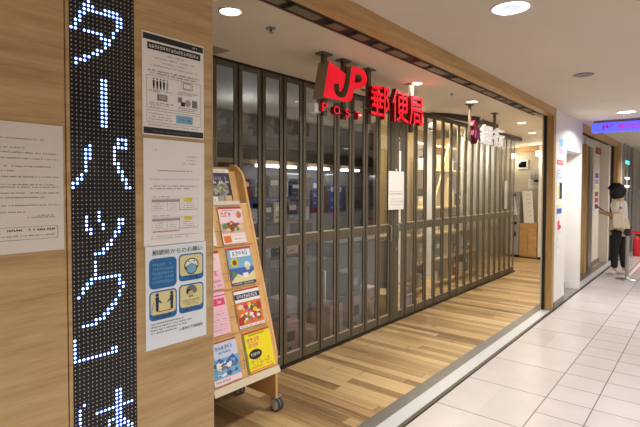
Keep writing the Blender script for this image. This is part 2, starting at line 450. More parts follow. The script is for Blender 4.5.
# next shop front along the corridor
struct(box(D, FX, 8.505, 12.34, 2.56, ZM, laminate('oak_beam_far', (168, 130, 80), (192, 152, 98), (206, 170, 118), (16, 1.2, 22))), 'wall_beam.001')
struct(box(-1.74, D, 8.505, 12.34, 2.56, ZM, BLACK), 'trim_10')
struct(box(D, FX, 12.34, 12.80, 0, ZM, OAKV), 'wall_jamb.001')
struct(box(-1.72, D, 12.34, 12.40, 0, ZM, BLACK), 'trim_11')
struct(box(-1.95, -1.87, 11.0, 12.34, 0, ZM, CREAM), 'wall_shopfront')
struct(box(-1.87, -1.86, 11.0, 12.34, 0, .1, GREYM), 'baseboard_shopfront')
struct(MB().box(-1.95, -1.80, 10.05, 10.22, 0, 2.45, OAKV), 'wall_post')
struct(MB().box(-1.94, -1.84, 10.62, 10.98, 0, 2.45, STEEL).box(-1.95, -1.84, 10.22, 11.0, 2.45, ZM, CREAM).box(-1.95, -1.84, 8.505, 10.05, 2.45, ZM, CREAM), 'door_2')
struct(box(-2.0, -1.80, 8.505, 11.0, 0, .003, STRIPG) , 'floor.002')
struct(box(-2.06, -2.00, 8.505, 11.95, 0, ZM, CREAM), 'wall_inner')
struct(box(-2.06, -1.86, 8.44, 8.505, 0, ZM, WHITEW), 'wall_inner.001')
struct(box(-1.80, FX, 12.80, 16.2, 0, ZM, WHITEW), 'wall_corridor')
for i, (y0, y1) in enumerate(((12.95, 13.2), (13.5, 13.8), (14.2, 14.5))):
    struct(box(FX, FX+.06, y0, y1, 0, ZM, STEEL), 'trim_%d' % (12+i))
dd = MB(); dd.box(-1.50, -1.42, 16.12, 16.2, 0, 2.15, STEEL).box(-.4, -.32, 16.12, 16.2, 0, 2.15, STEEL).box(-.96, -.88, 16.12, 16.2, 0, 2.15, STEEL).box(-1.5, -.32, 16.12, 16.2, 2.15, 2.25, STEEL)
o = struct(dd, 'door_3'); MB().box(-1.42, -.4, 16.15, 16.17, 0, 2.15, DARKGL).build('glass_pane', o)

# ================================================================== LED SIGN
PZ = .01388
ys = [.664+.0014+PZ*(i+.5) for i in range(16)]
ZT = 2.40
rows = 130
led = thing('led_sign', (FX, .775, .5), 'tall narrow dot-matrix sign showing blue-white katakana down the oak cladding', 'led sign')
MB().box(FX-.012, FX-.003, .6645, .886, .5, ZM-.02, LEDBG).build('display_face', led)
# lit strokes traced as polylines in (column, height) = (y, z) metres on the face
def S(*p): return p
import_strokes = [[(0.7261, 2.2215), (0.7205, 2.1933), (0.6992, 2.1555), (0.6783, 2.1185)], [(0.7311, 2.1911), (0.7635, 2.1898), (0.8317, 2.1926), (0.8314, 2.1589), (0.796, 2.0945), (0.7732, 2.0618), (0.7293, 2.0359), (0.6872, 2.011)], [(0.7196, 2.1188), (0.7518, 2.1164), (0.7792, 2.1014), (0.796, 2.0945)], [(0.7756, 1.9692), (0.7761, 1.8097)], [(0.7238, 1.7457), (0.7211, 1.7109), (0.7149, 1.6644), (0.692, 1.6294), (0.6718, 1.6007)], [(0.8568, 1.7556), (0.8518, 1.743), (0.8399, 1.7372), (0.8282, 1.7414), (0.8235, 1.7531), (0.8285, 1.7655), (0.8402, 1.7714), (0.852, 1.7674), (0.8568, 1.7556)], [(0.8109, 1.7461), (0.8069, 1.7182), (0.8166, 1.6921), (0.8352, 1.6502), (0.8605, 1.5951)], [(0.713, 1.4967), (0.724, 1.4553)], [(0.7515, 1.5125), (0.7677, 1.4702)], [(0.8337, 1.497), (0.8295, 1.4603), (0.8015, 1.4257), (0.7765, 1.3917), (0.7382, 1.3754)], [(0.7397, 1.3571), (0.7415, 1.3011), (0.7145, 1.2744), (0.6821, 1.2373)], [(0.7415, 1.3011), (0.7829, 1.2952), (0.8288, 1.2912), (0.8351, 1.2553), (0.8147, 1.2135), (0.7752, 1.17), (0.7374, 1.1467), (0.6951, 1.1413)], [(0.6712, 1.1009), (0.6727, 1.028), (0.7361, 1.0348), (0.8129, 1.0396)], [(0.6981, 0.8855), (0.6823, 0.8483), (0.6852, 0.7981)], [(0.7465, 0.8432), (0.8043, 0.8415), (0.8655, 0.8436)], [(0.8182, 0.8952), (0.8172, 0.7977), (0.8195, 0.7575)], [(0.7776, 0.7804), (0.7973, 0.7987), (0.8373, 0.7769), (0.8646, 0.7464)]]
lit = set()
def seg_d(p, a, b):
    ax, ay = a; bx, by = b; dx, dy = bx-ax, by-ay; L = dx*dx+dy*dy
    t = max(0, min(1, ((p[0]-ax)*dx+(p[1]-ay)*dy)/L)) if L else 0
    return math.hypot(p[0]-ax-dx*t, p[1]-ay-dy*t)
for st in import_strokes:
    for a, b in zip(st, st[1:]):
        for i in range(16):
            for j in range(rows):
                p = (ys[i], ZT-PZ*(j+.5))
                if seg_d(p, a, b) < PZ*.61: lit.add((i, j))
off = MB(); on = MB(); halo = MB()
for i in range(16):
    for j in range(rows):
        yc, zc = ys[i], ZT-PZ*(j+.5)
        r, m, t = (.0040, on, DOTON) if (i, j) in lit else (.0022, off, DOTOFF)
        x = FX-.0022
        m.add([(x-.0006, yc+math.cos(k*PI/4)*r, zc+math.sin(k*PI/4)*r) for k in range(8)]+[(x+.0012, yc, zc)], [(k, (k+1) % 8, 8) for k in range(8)], t)
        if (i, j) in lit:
            halo.add([(x-.0007, yc+math.cos(k*PI/6)*.0055, zc+math.sin(k*PI/6)*.0055) for k in range(12)], [tuple(range(12))], DOTHALO)  # blue disc behind each lit dot imitates its glow, no physical rim
off.build('unlit_dots', led); on.build('lit_dots', led); halo.build('dot_halos', led)

# ================================================================== NOTICES ON THE CLADDING
def poster(name, x, y0, y1, z0, z1, label, cat='notice', paper=PAPER, group=None):
    return Sheet(facade_map(x, y0, z0), y1-y0, z1-z0, paper), (name, label, cat, group)
def put(sh, info):
    o = sh.mb.build(info[0]); tag(o, info[1], info[2], info[3]); return o
# P0, far left
sh, inf = poster('paper_notice', FX+.0005, .376, .641, 1.406, 1.795, 'pale paper notice of small print hanging left of the dot-matrix sign', paper=PAPERG)
for b, a0, a1 in ((.87, .2, .8), (.80, .1, .6), (.765, .1, .95), (.72, .1, .95), (.66, .1, .9), (.625, .1, .5), (.58, .1, .95), (.52, .1, .9), (.50, .1, .95), (.455, .1, .95), (.42, .1, .8), (.36, .1, .95), (.31, .1, .6), (.28, .7, .9), (.265, .6, .9)):
    sh.fuzz(a0, a1, b, .011, INKG)
sh.frame(.2, .10, .93, .20, .004, INKG); sh.fuzz(.25, .9, .165, .02, INK); sh.fuzz(.25, .9, .125, .012, INKG)
put(sh, inf)
# P1 black-banded
sh, inf = poster('paper_notice', FX+.0005, .914, 1.181, 1.796, 2.168, 'white notice with black header band and outlined picture boxes, uppermost on the cladding')
sh.rect(.012, .925, .988, .985, INK).fuzz(.80, .92, .945, .02, WHITEI)
sh.rect(.075, .835, .94, .905, INK).fuzz(.10, .91, .853, .034, WHITEI, 1.)
for b, a0, a1 in ((.795, .38, .66), (.755, .18, .84), (.715, .3, .7), (.68, .12, .88)): sh.fuzz(a0, a1, b, .014, INKG)
for b, a0, a1 in ((.625, .08, .92), (.60, .12, .88)): sh.fuzz(a0, a1, b, .018, INK)
sh.frame(.06, .265, .94, .585, .005, INKG)
for k in range(5):
    a = .17+k*.052; mm = INK if k < 4 else INKL
    sh.disc(a, .555, .012, mm); sh.poly([(a-.014, .54), (a+.014, .54), (a+.016, .50), (a+.008, .455), (a-.008, .455), (a-.016, .50)], mm)
sh.frame(.64, .50, .80, .57, .010, INKG); sh.frame(.61, .51, .77, .575, .006, INKL)
sh.rect(.22, .345, .38, .41, INKG).rect(.245, .36, .36, .40, INKL, .0003)
sh.rect(.55, .36, .62, .415, INKG).rect(.60, .325, .67, .37, INK).disc(.72, .365, .05, INKL).rect(.79, .325, .88, .40, INKG)
for b, a0, a1, mm in ((.435, .09, .48, INK), (.42, .09, .3, INKG), (.46, .55, .9, INKG), (.44, .55, .8, INKG), (.315, .09, .48, INK), (.295, .09, .42, INKG), (.275, .09, .25, INKG), (.30, .55, .9, INKG), (.28, .55, .85, INKG)): sh.fuzz(a0, a1, b, .013, mm)
sh.frame(.06, .125, .94, .245, .005, INKG); sh.rect(.52, .145, .80, .225, SKYB).fuzz(.56, .78, .17, .02, NAVY)
for b in (.205, .175, .15): sh.fuzz(.09, .46, b, .014, INKG)
sh.fuzz(.08, .92, .095, .013, INKG)
sh.rect(.012, .012, .988, .075, INK).fuzz(.15, .75, .032, .014, INKG)
put(sh, inf)
# P2 table notice
sh, inf = poster('paper_notice', FX+.0005, .916, 1.182, 1.386, 1.783, 'white notice with two small tables highlighted in yellow, middle sheet of the column')
sh.fuzz(.10, .24, .885, .022, INKL, .6)
for b, a0, a1 in ((.845, .66, .86), (.81, .68, .86), (.775, .62, .86)): sh.fuzz(a0, a1, b, .011, INKG)
sh.fuzz(.2, .8, .70, .014, INKG); sh.fuzz(.1, .9, .62, .011, INKL)
sh.fuzz(.1, .88, .555, .014, INKG); sh.fuzz(.1, .75, .53, .016, INKG)
for z in (.40, .22):
    sh.frame(.12, z-.07, .88, z+.045, .003, INKL); sh.rect(.36, z-.07, .364, z+.045, INKL); sh.rect(.56, z-.07, .566, z+.045, INKG); sh.rect(.56, z-.07, .88, z-.066, INKG)
    sh.rect(.12, z+.01, .56, z+.035, INKL); sh.rect(.64, z+.008, .78, z+.042, INKY)
    sh.fuzz(.13, .4, z+.055, .012, INKG)
    for k in range(3):
        sh.fuzz(.14, .3, z-.01-.022*k, .010, INKG, .6); sh.fuzz(.4, .52, z-.01-.022*k, .010, INKL, .6); sh.fuzz(.62, .82, z-.01-.022*k, .010, INKG, .7)
sh.fuzz(.13, .56, .125, .017, INKR, .95); sh.fuzz(.1, .9, .085, .010, INKG, .6); sh.fuzz(.1, .7, .065, .010, INKG, .6)
put(sh, inf)
# P3 request poster with icons
sh, inf = poster('request_poster', FX+.0005, .921, 1.189, 1.002, 1.388, 'white poster with blue and yellow icon tiles, lowest sheet of the column', 'poster', mat('poster_white', (232, 240, 248), .55))
sh.text('郵便局からのお願い', .10, .905, .93, .955, NAVY, .008)
sh.rrect(.05, .58, .485, .875, .07, INKB)
for k, tt in enumerate(range(5)): sh.fuzz(.10, .44, .80-.042*k, .026, SKYB, .9)
def icon(a0, b0, a1, b1, cap):
    sh.rrect(a0, b0, a1, b1, .06, INKB); sh.rrect(a0+.02, b0+.055, a1-.02, b1-.014, .045, PALEY, .0003)
    sh.text(cap, a0+.09, b0+.012, a1-.09, b0+.045, WHITEI, .01, .0004)
icon(.52, .61, .95, .885, 'マスクの着用')
icon(.05, .275, .485, .56, '距離の確保')
icon(.52, .285, .95, .575, '体調不良の方')
sh.disc(.735, .765, .125, INK, .0006, .85); sh.disc(.735, .765, .108, WHITEI, .0008, .85)
sh.poly([(.64, .755), (.735, .785), (.83, .755), (.82, .70), (.77, .672), (.70, .672), (.65, .70)], INK, .001)
sh.poly([(.652, .752), (.735, .779), (.818, .752), (.808, .705), (.765, .682), (.705, .682), (.662, .705)], SKYB, .0012)
sh.rect(.675, .80, .70, .812, INK, .001).rect(.77, .80, .795, .812, INK, .001); sh.rect(.61, .74, .65, .75, INK, .001).rect(.82, .74, .86, .75, INK, .001)
for a, d in ((.17, -1), (.40, 1)):
    sh.disc(a, .52, .026, NAVY, .0006); sh.poly([(a-.03, .50), (a+.03, .50), (a+.022, .44), (a+.02, .36), (a-.02, .36), (a-.022, .44)], NAVY, .0006)
    sh.poly([(a-.03*d, .47), (a-.075*d, .44), (a-.07*d, .43), (a-.02*d, .455)], NAVY, .0007)
sh.poly([(.075, .36), (.11, .45), (.125, .45), (.09, .36)], INKL, .0006)
sh.rect(.21, .352, .36, .36, INKR, .0006); sh.poly([(.36, .345), (.385, .356), (.36, .367)], INKR, .0006); sh.poly([(.21, .345), (.185, .356), (.21, .367)], INKR, .0006)
sh.disc(.73, .52, .085, INKG, .0006, .7).disc(.69, .495, .05, INK, .0007, .8).disc(.79, .50, .04, INKG, .0007); sh.disc(.72, .475, .045, TAN, .0008); sh.rect(.68, .44, .76, .452, INKG, .0008)
sh.fuzz(.58, .9, .40, .016, INKR, .9); sh.fuzz(.58, .9, .378, .014, INKR, .9); sh.fuzz(.62, .86, .357, .014, INKR, .8)
for b, a1 in ((.235, .60), (.205, .74), (.175, .66), (.145, .48)): sh.fuzz(.07, a1, b, .016, INK, .85)
sh.text('八重洲地下街郵便局', .52, .115, .93, .147, NAVY, .006)
put(sh, inf)

# ================================================================== MAGAZINE RACK
RX, RY0, RY1 = -2.35, 1.765, 2.39
rk = thing('magazine_rack', (-2.6, 1.95, 0), 'beech brochure rack with sloping display front on castors beside the oak cladding', 'magazine rack')
prof = [(-2.352, .11), (-2.352, .437), (-2.674, 1.59), (-2.69, 1.66), (-2.715, 1.715), (-2.755, 1.755), (-2.80, 1.78), (-2.858, 1.785), (-2.858, .11)]
for y0 in (RY0, RY1-.022):
    MB().prism(prof, lambda p, t: (p[0], t, p[1]), y0, y0+.022, BEECH).build('side_panel', rk, .002)
A = Vector((-2.35, 0, .437)); dirs = Vector((-.325, 0, 1.153)).normalized(); nrm = Vector((dirs.z, 0, -dirs.x))  # slope up, outward normal
def sl(s_, off): return A+dirs*s_+nrm*off
def slab(s0, s1, o0, o1, y0, y1, m, mb=None):
    mb = mb or MB(); P = [sl(s0, o0), sl(s1, o0), sl(s1, o1), sl(s0, o1)]
    return mb.prism([(p.x, p.z) for p in P], lambda p, t: (p[0], t, p[1]), y0, y1, m)
yi0, yi1 = RY0+.022, RY1-.022
slab(-.11, 1.09, -.020, -.004, yi0, yi1, BEECH).build('sloping_board', rk)
MB().prism([(-2.846, .24), (-2.858, .24), (-2.858, 1.76), (-2.846, 1.76)], lambda p, t: (p[0], t, p[1]), yi0, yi1, BEECH).build('back_panel', rk)
slab(1.08, 1.36, -.075, -.062, yi0, yi1, BEECH).build('sloping_board', rk)
# ledges and lips
slab(-.125, -.080, .016, .028, yi0, 2.352, CREAMB, slab(-.125, -.112, -.09, .016, yi0, yi1, CREAMB)).build('bottom_ledge', rk)
for s0 in (.215, .505, .795):
    slab(s0, s0+.005, -.004, .010, 1.79, 2.35, BEECH).build('ledge', rk)
slab(1.09, 1.098, -.062, -.005, yi0, yi1, CREAMB, slab(1.075, 1.118, -.010, -.004, yi0, 2.30, CREAMB)).build('ledge', rk)
WIRE = mat('wire_chrome', (150, 128, 100), .3, .8)
for s0 in (.30, .59, .88, .01):
    for yy in (1.84, 2.06):
        wmb = MB()
        P = lambda ds, oo, dy=0: sl(s0+ds, oo)+Vector((0, yy+dy, 0))
        wmb.tube([P(.09, -.004), P(.09, .012), P(.06, .02), P(.0, .02), P(-.03, .012), P(-.03, -.004)], .0016, WIRE, 6)
        wmb.tube([P(.02, .02, -.05), P(.02, .02, .05)], .0016, WIRE, 6)
        wmb.build('wire_holder', rk)
for cx_, cy_ in ((-2.385, 2.415), (-2.80, 2.415), (-2.385, 1.79), (-2.80, 1.79)):
    c = MB(); c.cyl((cx_, cy_, .10), (cx_, cy_, .112), .018, .018, STEEL)
    c.box(cx_-.02, cx_+.02, cy_-.045, cy_+.028, .094, .110, GPLAST)
    co = c.build('castor', rk)
    for sgn in (-1, 1):
        yy = cy_+sgn*.016
        wh = MB(); wh.lathe((cx_, yy, .046), (0, 1, 0), [(0, -.013), (.036, -.013), (.040, -.010)], WPLAST, 24)
        wh.lathe((cx_, yy, .046), (0, 1, 0), [(.038, -.0115), (.042, -.0115), (.046, -.006), (.046, .006), (.042, .0115), (.038, .0115)], RUBBER, 24)
        wh.lathe((cx_, yy, .046), (0, 1, 0), [(.040, .010), (.036, .013), (0, .013)], WPLAST, 24)
        wh.build('wheel', co)

MAGG = 'brochures standing in the beech rack'
def magazine(y0, y1, s0, s1, cover, label, draw, off=.0, th=.006, name='magazine'):
    f = lambda u, v, d: tuple(sl(s0+v, off+d)+Vector((0, y0+u, 0)))
    sh = Sheet(f, y1-y0, s1-s0, cover, th); draw(sh)
    o = sh.mb.build(name); tag(o, label, 'magazine', MAGG); return o
def collage(sh, a0, b0, a1, b1, cs, n, r, lift=.0002):
    rc = random.Random(n*7+len(cs))
    for k in range(n):
        a = rc.uniform(a0+r, a1-r); b = rc.uniform(b0+r*.7, b1-r*.7); q = r*rc.uniform(.35, 1.)
        if rc.random() < .6: sh.disc(a, b, q, rc.choice(cs), lift+k*.00002, rc.uniform(.5, 1.), 10)
        else:
            t = rc.uniform(0, 3); sh.poly([(a+math.cos(t+j*PI/2)*q, b+math.sin(t+j*PI/2)*q*.6) for j in range(4)], rc.choice(cs), lift+k*.00002)
def m_dark(sh):
    sh.rect(0, .9, 1, 1, WHITEI); sh.fuzz(.1, .9, .92, .04, INKG); sh.fuzz(.06, .95, .70, .09, LILAC, .9); sh.fuzz(.06, .95, .60, .08, WHITEI, .9)
    collage(sh, 0, .22, 1, .56, [ORNG, BROWN, INKG, GREEN, INKL, COVD, TAN], 30, .14); sh.disc(.66, .45, .22, INKL); sh.disc(.66, .46, .15, GREEN, .0002)
    sh.rect(0, 0, .42, .24, WHITEI, .0003); sh.rect(.44, 0, .66, .26, INKL, .0003); sh.rect(.69, 0, .95, .26, TAN, .0003); sh.fuzz(.04, .4, .12, .05, INKG, .9, .0006)
def m_food(sh):
    sh.rect(0, .94, 1, 1, INKR); sh.rect(0, .55, 1, .94, PALEP); sh.fuzz(.08, .62, .74, .13, INKR, 1.); sh.fuzz(.1, .85, .885, .03, INKG)
    sh.disc(.84, .78, .12, BROWN).disc(.84, .79, .08, ORNG, .0002)
    sh.rect(0, .28, 1, .60, TAN); collage(sh, 0, .27, 1, .64, [GREEN, ORNG, PINK, BROWN, PALEY, TAN, INKR, GREEN, BROWN], 46, .13)
    sh.rect(0, 0, 1, .26, PALEP, .0001); sh.rect(.05, .04, .35, .22, ORNG, .0002); sh.rect(.42, .06, .94, .18, WHITEI, .0002); sh.fuzz(.45, .92, .1, .04, INKR, .9, .0004)
def m_sun(sh):
    sh.rect(0, .95, 1, 1, INKR); sh.rect(0, .45, 1, .95, SKYB); sh.rect(.12, .74, .95, .93, WHITEI, .0001); sh.fuzz(.2, .92, .78, .12, MIDB, 1.)
    sh.rect(0, 0, 1, .45, MIDB); sh.poly([(0, .12), (.3, .3), (.6, .18), (1, .34), (1, .08), (0, .06)], PALEY, .0002)
    for k in range(8):
        t = k*PI/4; sh.disc(.24+math.cos(t)*.11, .60+math.sin(t)*.075, .06, INKY, .0003)
    sh.disc(.24, .60, .09, BROWN, .0004); sh.disc(.74, .5, .12, WHITEI, .0003).disc(.74, .44, .09, PALEY, .0004)
    sh.rect(.5, .17, .72, .30, WHITEI, .0004); sh.rect(0, 0, 1, .07, NAVY, .0003); sh.fuzz(.06, .94, .015, .035, WHITEI, .9, .0006); sh.disc(.15, .3, .1, GREEN, .0003)
def m_autumn(sh):
    sh.rect(0, .96, 1, 1, INKR); sh.rect(0, .66, 1, .96, WHITEI); sh.rect(0, .74, 1, .88, NAVY, .0001); sh.fuzz(.08, .94, .765, .09, WHITEI, 1.)
    sh.rect(0, 0, 1, .66, ORNG)
    cs = [INKR, BROWN, PALEY, ORNG, GREEN, WHITEI, INKY, HOTP]
    collage(sh, 0, .06, 1, .68, cs, 60, .12)
    sh.rect(.02, .08, .2, .28, INKR, .0016).rect(.8, .4, .98, .6, INKR, .0016)
    sh.rect(0, 0, 1, .07, WHITEI, .0018); sh.fuzz(.05, .95, .015, .04, INKR, .8, .0021)
def m_yellow(sh):
    sh.rect(0, .955, 1, 1, INKR); sh.rect(0, .0, .05, .955, GREEN, .0001); sh.fuzz(.2, .85, .89, .045, INK, 1.)
    sh.fuzz(.12, .60, .72, .12, HOTP, 1.); sh.fuzz(.12, .58, .60, .10, HOTP, 1.)
    sh.disc(.34, .42, .24, INK, .0002, .55); sh.fuzz(.17, .52, .39, .07, WHITEI, 1., .0005)
    sh.fuzz(.1, .9, .24, .05, INKR, .6); sh.fuzz(.1, .9, .17, .05, INKG, .7); sh.fuzz(.1, .9, .09, .05, ORNG, .7); sh.rect(.05, .02, .95, .045, HOTP, .0002)
def m_pink(sh):
    sh.rect(0, .93, 1, 1, INKR); sh.rect(0, .52, 1, .93, PALEP); collage(sh, 0, .5, 1, .93, [HOTP, PINK, PALEP, PINK, WHITEI], 34, .16); sh.fuzz(.1, .95, .34, .14, HOTP, 1.); sh.fuzz(.1, .95, .18, .06, INKR, .9); sh.fuzz(.1, .95, .06, .06, INKG, .7)
def m_pink2(sh):
    sh.rect(0, .9, 1, .93, HOTP); sh.rect(.45, .68, .95, .85, HOTP, .0002); sh.fuzz(.5, .9, .73, .07, WHITEI, .9, .0005)
    for b in (.55, .42, .3, .18): sh.rect(.06, b, .94, b+.004, HOTP); sh.fuzz(.1, .9, b-.08, .03, INKG, .6)
def m_blue(sh):
    sh.rect(0, .965, 1, 1, INKR); sh.fuzz(.2, .85, .80, .10, MIDB, 1.); sh.fuzz(.3, .8, .70, .06, MIDB, 1.); sh.rect(0, .14, 1, .60, SKYB); collage(sh, 0, .12, 1, .62, [MIDB, SKYB, WHITEI, COVB, MIDB, INKG], 40, .14, .0004)
    sh.poly([(.05, .45), (.3, .62), (.5, .5), (.8, .64), (.97, .42), (.8, .3), (.9, .2), (.5, .26), (.2, .18), (.25, .33)], MIDB, .0002)
    sh.poly([(.2, .48), (.5, .42), (.8, .5), (.6, .34), (.4, .3)], WHITEI, .0003); sh.rect(0, 0, 1, .14, PALEP, .0001); sh.fuzz(.06, .6, .05, .05, INKG, .9)
COVD = mat('cover_dark', (52, 46, 58), .4); COVW = mat('cover_white', (232, 230, 232), .4); COVP = mat('cover_pink', (244, 198, 212), .4); COVB = mat('cover_pale_blue', (206, 216, 236), .4)
magazine(2.05, 2.29, 1.10, 1.37, COVD, 'dark food brochure standing on the top tier of the beech rack', m_dark, off=-.060)
magazine(2.08, 2.290, .806, 1.072, COVW, 'brochure with red lettering and plated dishes, below the dark food brochure', m_food)
magazine(2.090, 2.308, .517, .777, COVW, 'blue brochure with a sunflower and pale sky', m_sun)
magazine(2.086, 2.312, .228, .487, COVW, 'white and navy titled brochure with orange food pictures', m_autumn)
magazine(2.096, 2.340, -.07, .195, BRIGHTY, 'bright yellow brochure with pink lettering and a black oval', m_yellow)
magazine(1.805, 2.02, .517, .772, COVP, 'pink flowered brochure beside the blue sunflower brochure', m_pink)
magazine(1.795, 2.012, .228, .500, COVP, 'pale pink ruled leaflet beside the orange food brochure', m_pink2)
magazine(1.815, 2.035, -.07, .192, COVB, 'pale blue brochure beside the bright yellow one on the bottom ledge', m_blue)
magazine(1.80, 2.02, .806, 1.06, COVW, 'red and white brochure in the narrow gap beside the plated dishes brochure', m_pink)

# ================================================================== FOLDING GLASS PARTITION
WX = -2.90
P0, PW = 1.22, .2575
part = thing('folding_partition', (WX, 5.3, 0), 'long folding glass partition with bronze stiles across the shop', 'partition')
MB().box(WX-.05, WX+.012, P0, 9.47, 2.583, ZS, CHAMPD).build('head_track', part)
MB().box(WX-.05, WX+.012, P0, 9.47, 0, .022, CHAMPD).build('floor_track', part)
Z0, Z1 = .03, 2.583
spans = [(P0+PW*k, P0+PW*(k+1)) for k in range(14)]+[(4.94, 5.19)]+[(5.19+.265*k, 5.19+.265*(k+1)) for k in range(16)]
BEAD = mat('pale_glazing_bead', (186, 176, 158), .4, .3)
MB().box(WX-.045, WX+.004, 4.825, 4.935, Z0, Z1, CHAMP).box(WX+.004, WX+.009, 4.845, 4.865, Z0, Z1, CHAMP).box(WX+.004, WX+.009, 4.895, 4.915, Z0, Z1, CHAMP).build('closing_post', part)
for k, (ya, yb) in enumerate(spans):
    y0 = ya+.004; y1 = yb-.014; st = .033 if k != 14 else .075
    fr = MB()
    fr.box(WX-.013, WX, y0, y0+st, Z0, Z1, CHAMP); fr.box(WX-.013, WX, y1-st, y1, Z0, Z1, CHAMP)
    fr.box(WX, WX+.003, y0+st-.006, y0+st, Z0, Z1, BRONZEL); fr.box(WX, WX+.003, y1-st, y1-st+.006, Z0, Z1, BRONZEL)
    for za, zb in ((Z0, Z0+.085), (1.085, 1.180), (Z1-.04, Z1)):
        fr.box(WX-.012, WX-.001, y0+st, y1-st, za, zb, CHAMP)
    for za in (Z0+.085, 1.180):
        fr.box(WX-.010, WX+.003, y0+st, y1-st, za, za+.012, BEAD)
    leaf = fr.build('partition_leaf', part)
    MB().add([(WX-.006, y0+st, Z0+.08), (WX-.006, y1-st, Z0+.08), (WX-.006, y1-st, Z1-.03), (WX-.006, y0+st, Z1-.03)], [(0, 1, 2, 3)], GLASS).build('glass_pane', leaf)
    MB().box(WX-.016, WX-.008, y1-.002, y1+.020, Z0, Z1, BLACK).build('rubber_seal', leaf)
    if k in (13, 14):
        yy = y1-.02 if k == 13 else y0+.02
        MB().tube([(WX, yy, .99), (WX+.03, yy, .99), (WX+.036, yy, 1.01), (WX+.036, yy, 1.15), (WX+.03, yy, 1.17), (WX, yy, 1.17)], .008, STEEL).build('pull_handle', leaf)
    if k == 14:
        MB().cyl((WX, y0+.02, .88), (WX+.010, y0+.02, .88), .016, .016, STEEL).build('lock_cylinder', leaf)
    if k == 9:
        MB().tube([(WX, y0+.03, .50), (WX+.03, y0+.03, .50), (WX+.03, y0+.03, .80), (WX, y0+.03, .80)], .006, mat('tape_handle', (214, 206, 190), .5)).build('pull_handle', leaf)
# curved pelmet that swings out over the far leaves
pel = MB(); cur = [(-2.82, 5.70), (-2.76, 5.78), (-2.68, 5.90), (-2.59, 6.15), (-2.475, 6.45), (-2.53, 6.8), (-2.53, 7.1), (-2.54, 7.42)]
PELM = mat('pelmet_brown', (54, 38, 32), .5)
for q, ((xa, ya), (xb, yb)) in enumerate(zip(cur, cur[1:])):
    za = 2.59-.12*(q/(len(cur)-1))**.8; zb = 2.59-.12*((q+1)/(len(cur)-1))**.8
    pel.add([(xa, ya, za), (xb, yb, zb), (xb, yb, ZS-.001), (xa, ya, ZS-.001), (xa-.06, ya, za), (xb-.06, yb, zb), (xb-.06, yb, ZS-.001), (xa-.06, ya, ZS-.001)],
            [(0, 1, 2, 3), (5, 4, 7, 6), (0, 4, 5, 1)], PELM)
pel.add([(-2.54, 7.42, 2.47), (-2.60, 7.42, 2.47), (-2.60, 7.42, ZS-.001), (-2.54, 7.42, ZS-.001)], [(0, 1, 2, 3)], PELM)
tag(pel.build('curved_pelmet'), 'dark brown curved pelmet under the shop ceiling at the far partition leaves', 'pelmet')
# header board that runs on past the last leaf
tag(MB().box(WX-.05, WX+.07, 7.9, 9.62, 2.535, ZS, mat('header_brown', (60, 46, 38), .5)).build('header_board'), 'dark header board above the last partition leaves', 'header board')
# paper notice hung on the closed leaves
sh = Sheet(lambda u, v, d: (WX+.022+d+.012*math.sin(v*14), 4.745+u, 1.355+v), .355, .455, PAPER, .002)
sh.fuzz(.12, .88, .90, .05, INK, .9)
for b in (.80, .74, .63, .55, .47, .40, .28, .20, .13): sh.fuzz(.1, .9, b, .016, INKG, .85)
sh.rect(0, .42, 1, .425, INKL)
o = sh.mb.build('paper_notice'); tag(o, 'creased paper notice hung on the closed glass partition', 'notice')
MB().box(WX+.02, WX+.03, 4.905, 4.93, 1.80, 1.84, WPLAST).build('clip', o)

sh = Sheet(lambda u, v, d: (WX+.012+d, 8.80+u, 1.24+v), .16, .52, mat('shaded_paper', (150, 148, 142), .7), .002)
for b in (.9, .8, .7, .6, .5, .4, .3, .2): sh.fuzz(.1, .9, b, .02, INKL, .8)
tag(sh.mb.build('paper_notice'), 'narrow paper notice hung on the last leaves of the glass partition', 'notice')

# ================================================================== HANGING SIGNS
SX = -2.17
f3 = lambda u, v, d: (SX+d, u, v)
sg = thing('hanging_sign', (-2.2, 3.45, 2.6), 'red three-dimensional post office sign hung on rods over the opening', 'sign')
J_out = [(2.723,2.531),(2.929,2.475),(2.922,2.444),(2.905,2.384),(2.880,2.344),(2.852,2.327),(2.843,2.389),(2.784,2.381),(2.784,2.33),(2.80,2.305),(2.83,2.29),(2.883,2.285),(2.925,2.305),(2.955,2.345),(2.979,2.412),(3.003,2.549),(3.117,2.558),(3.163,2.552),(3.200,2.530),(3.218,2.498),(3.213,2.465),(3.190,2.432),(3.15,2.408),(3.035,2.375),(3.020,2.316),(3.005,2.290),(2.975,2.274),(2.943,2.266),(2.659,2.262)]
J_hole = [(3.061,2.503),(3.122,2.506),(3.142,2.494),(3.145,2.472),(3.125,2.448),(3.046,2.430)]
mb = MB(); solid_shape(mb, [J_out, J_hole], f3, -.09, .012, SIGNRED, SIGNSIDE); mb.build('logo', sg)
for i, (ch, y0, y1, z0, z1) in enumerate((('P', 2.645, 2.705, 2.158, 2.222), ('O', 2.785, 2.855, 2.156, 2.218), ('S', 2.925, 2.987, 2.152, 2.214), ('T', 3.065, 3.132, 2.150, 2.210))):
    mb = MB(); solid_text(mb, ch, f3, y0, z0, y1-y0, z1-z0, -.03, .012, SIGNRED, SIGNREDS, .01); mb.build('letter', sg)
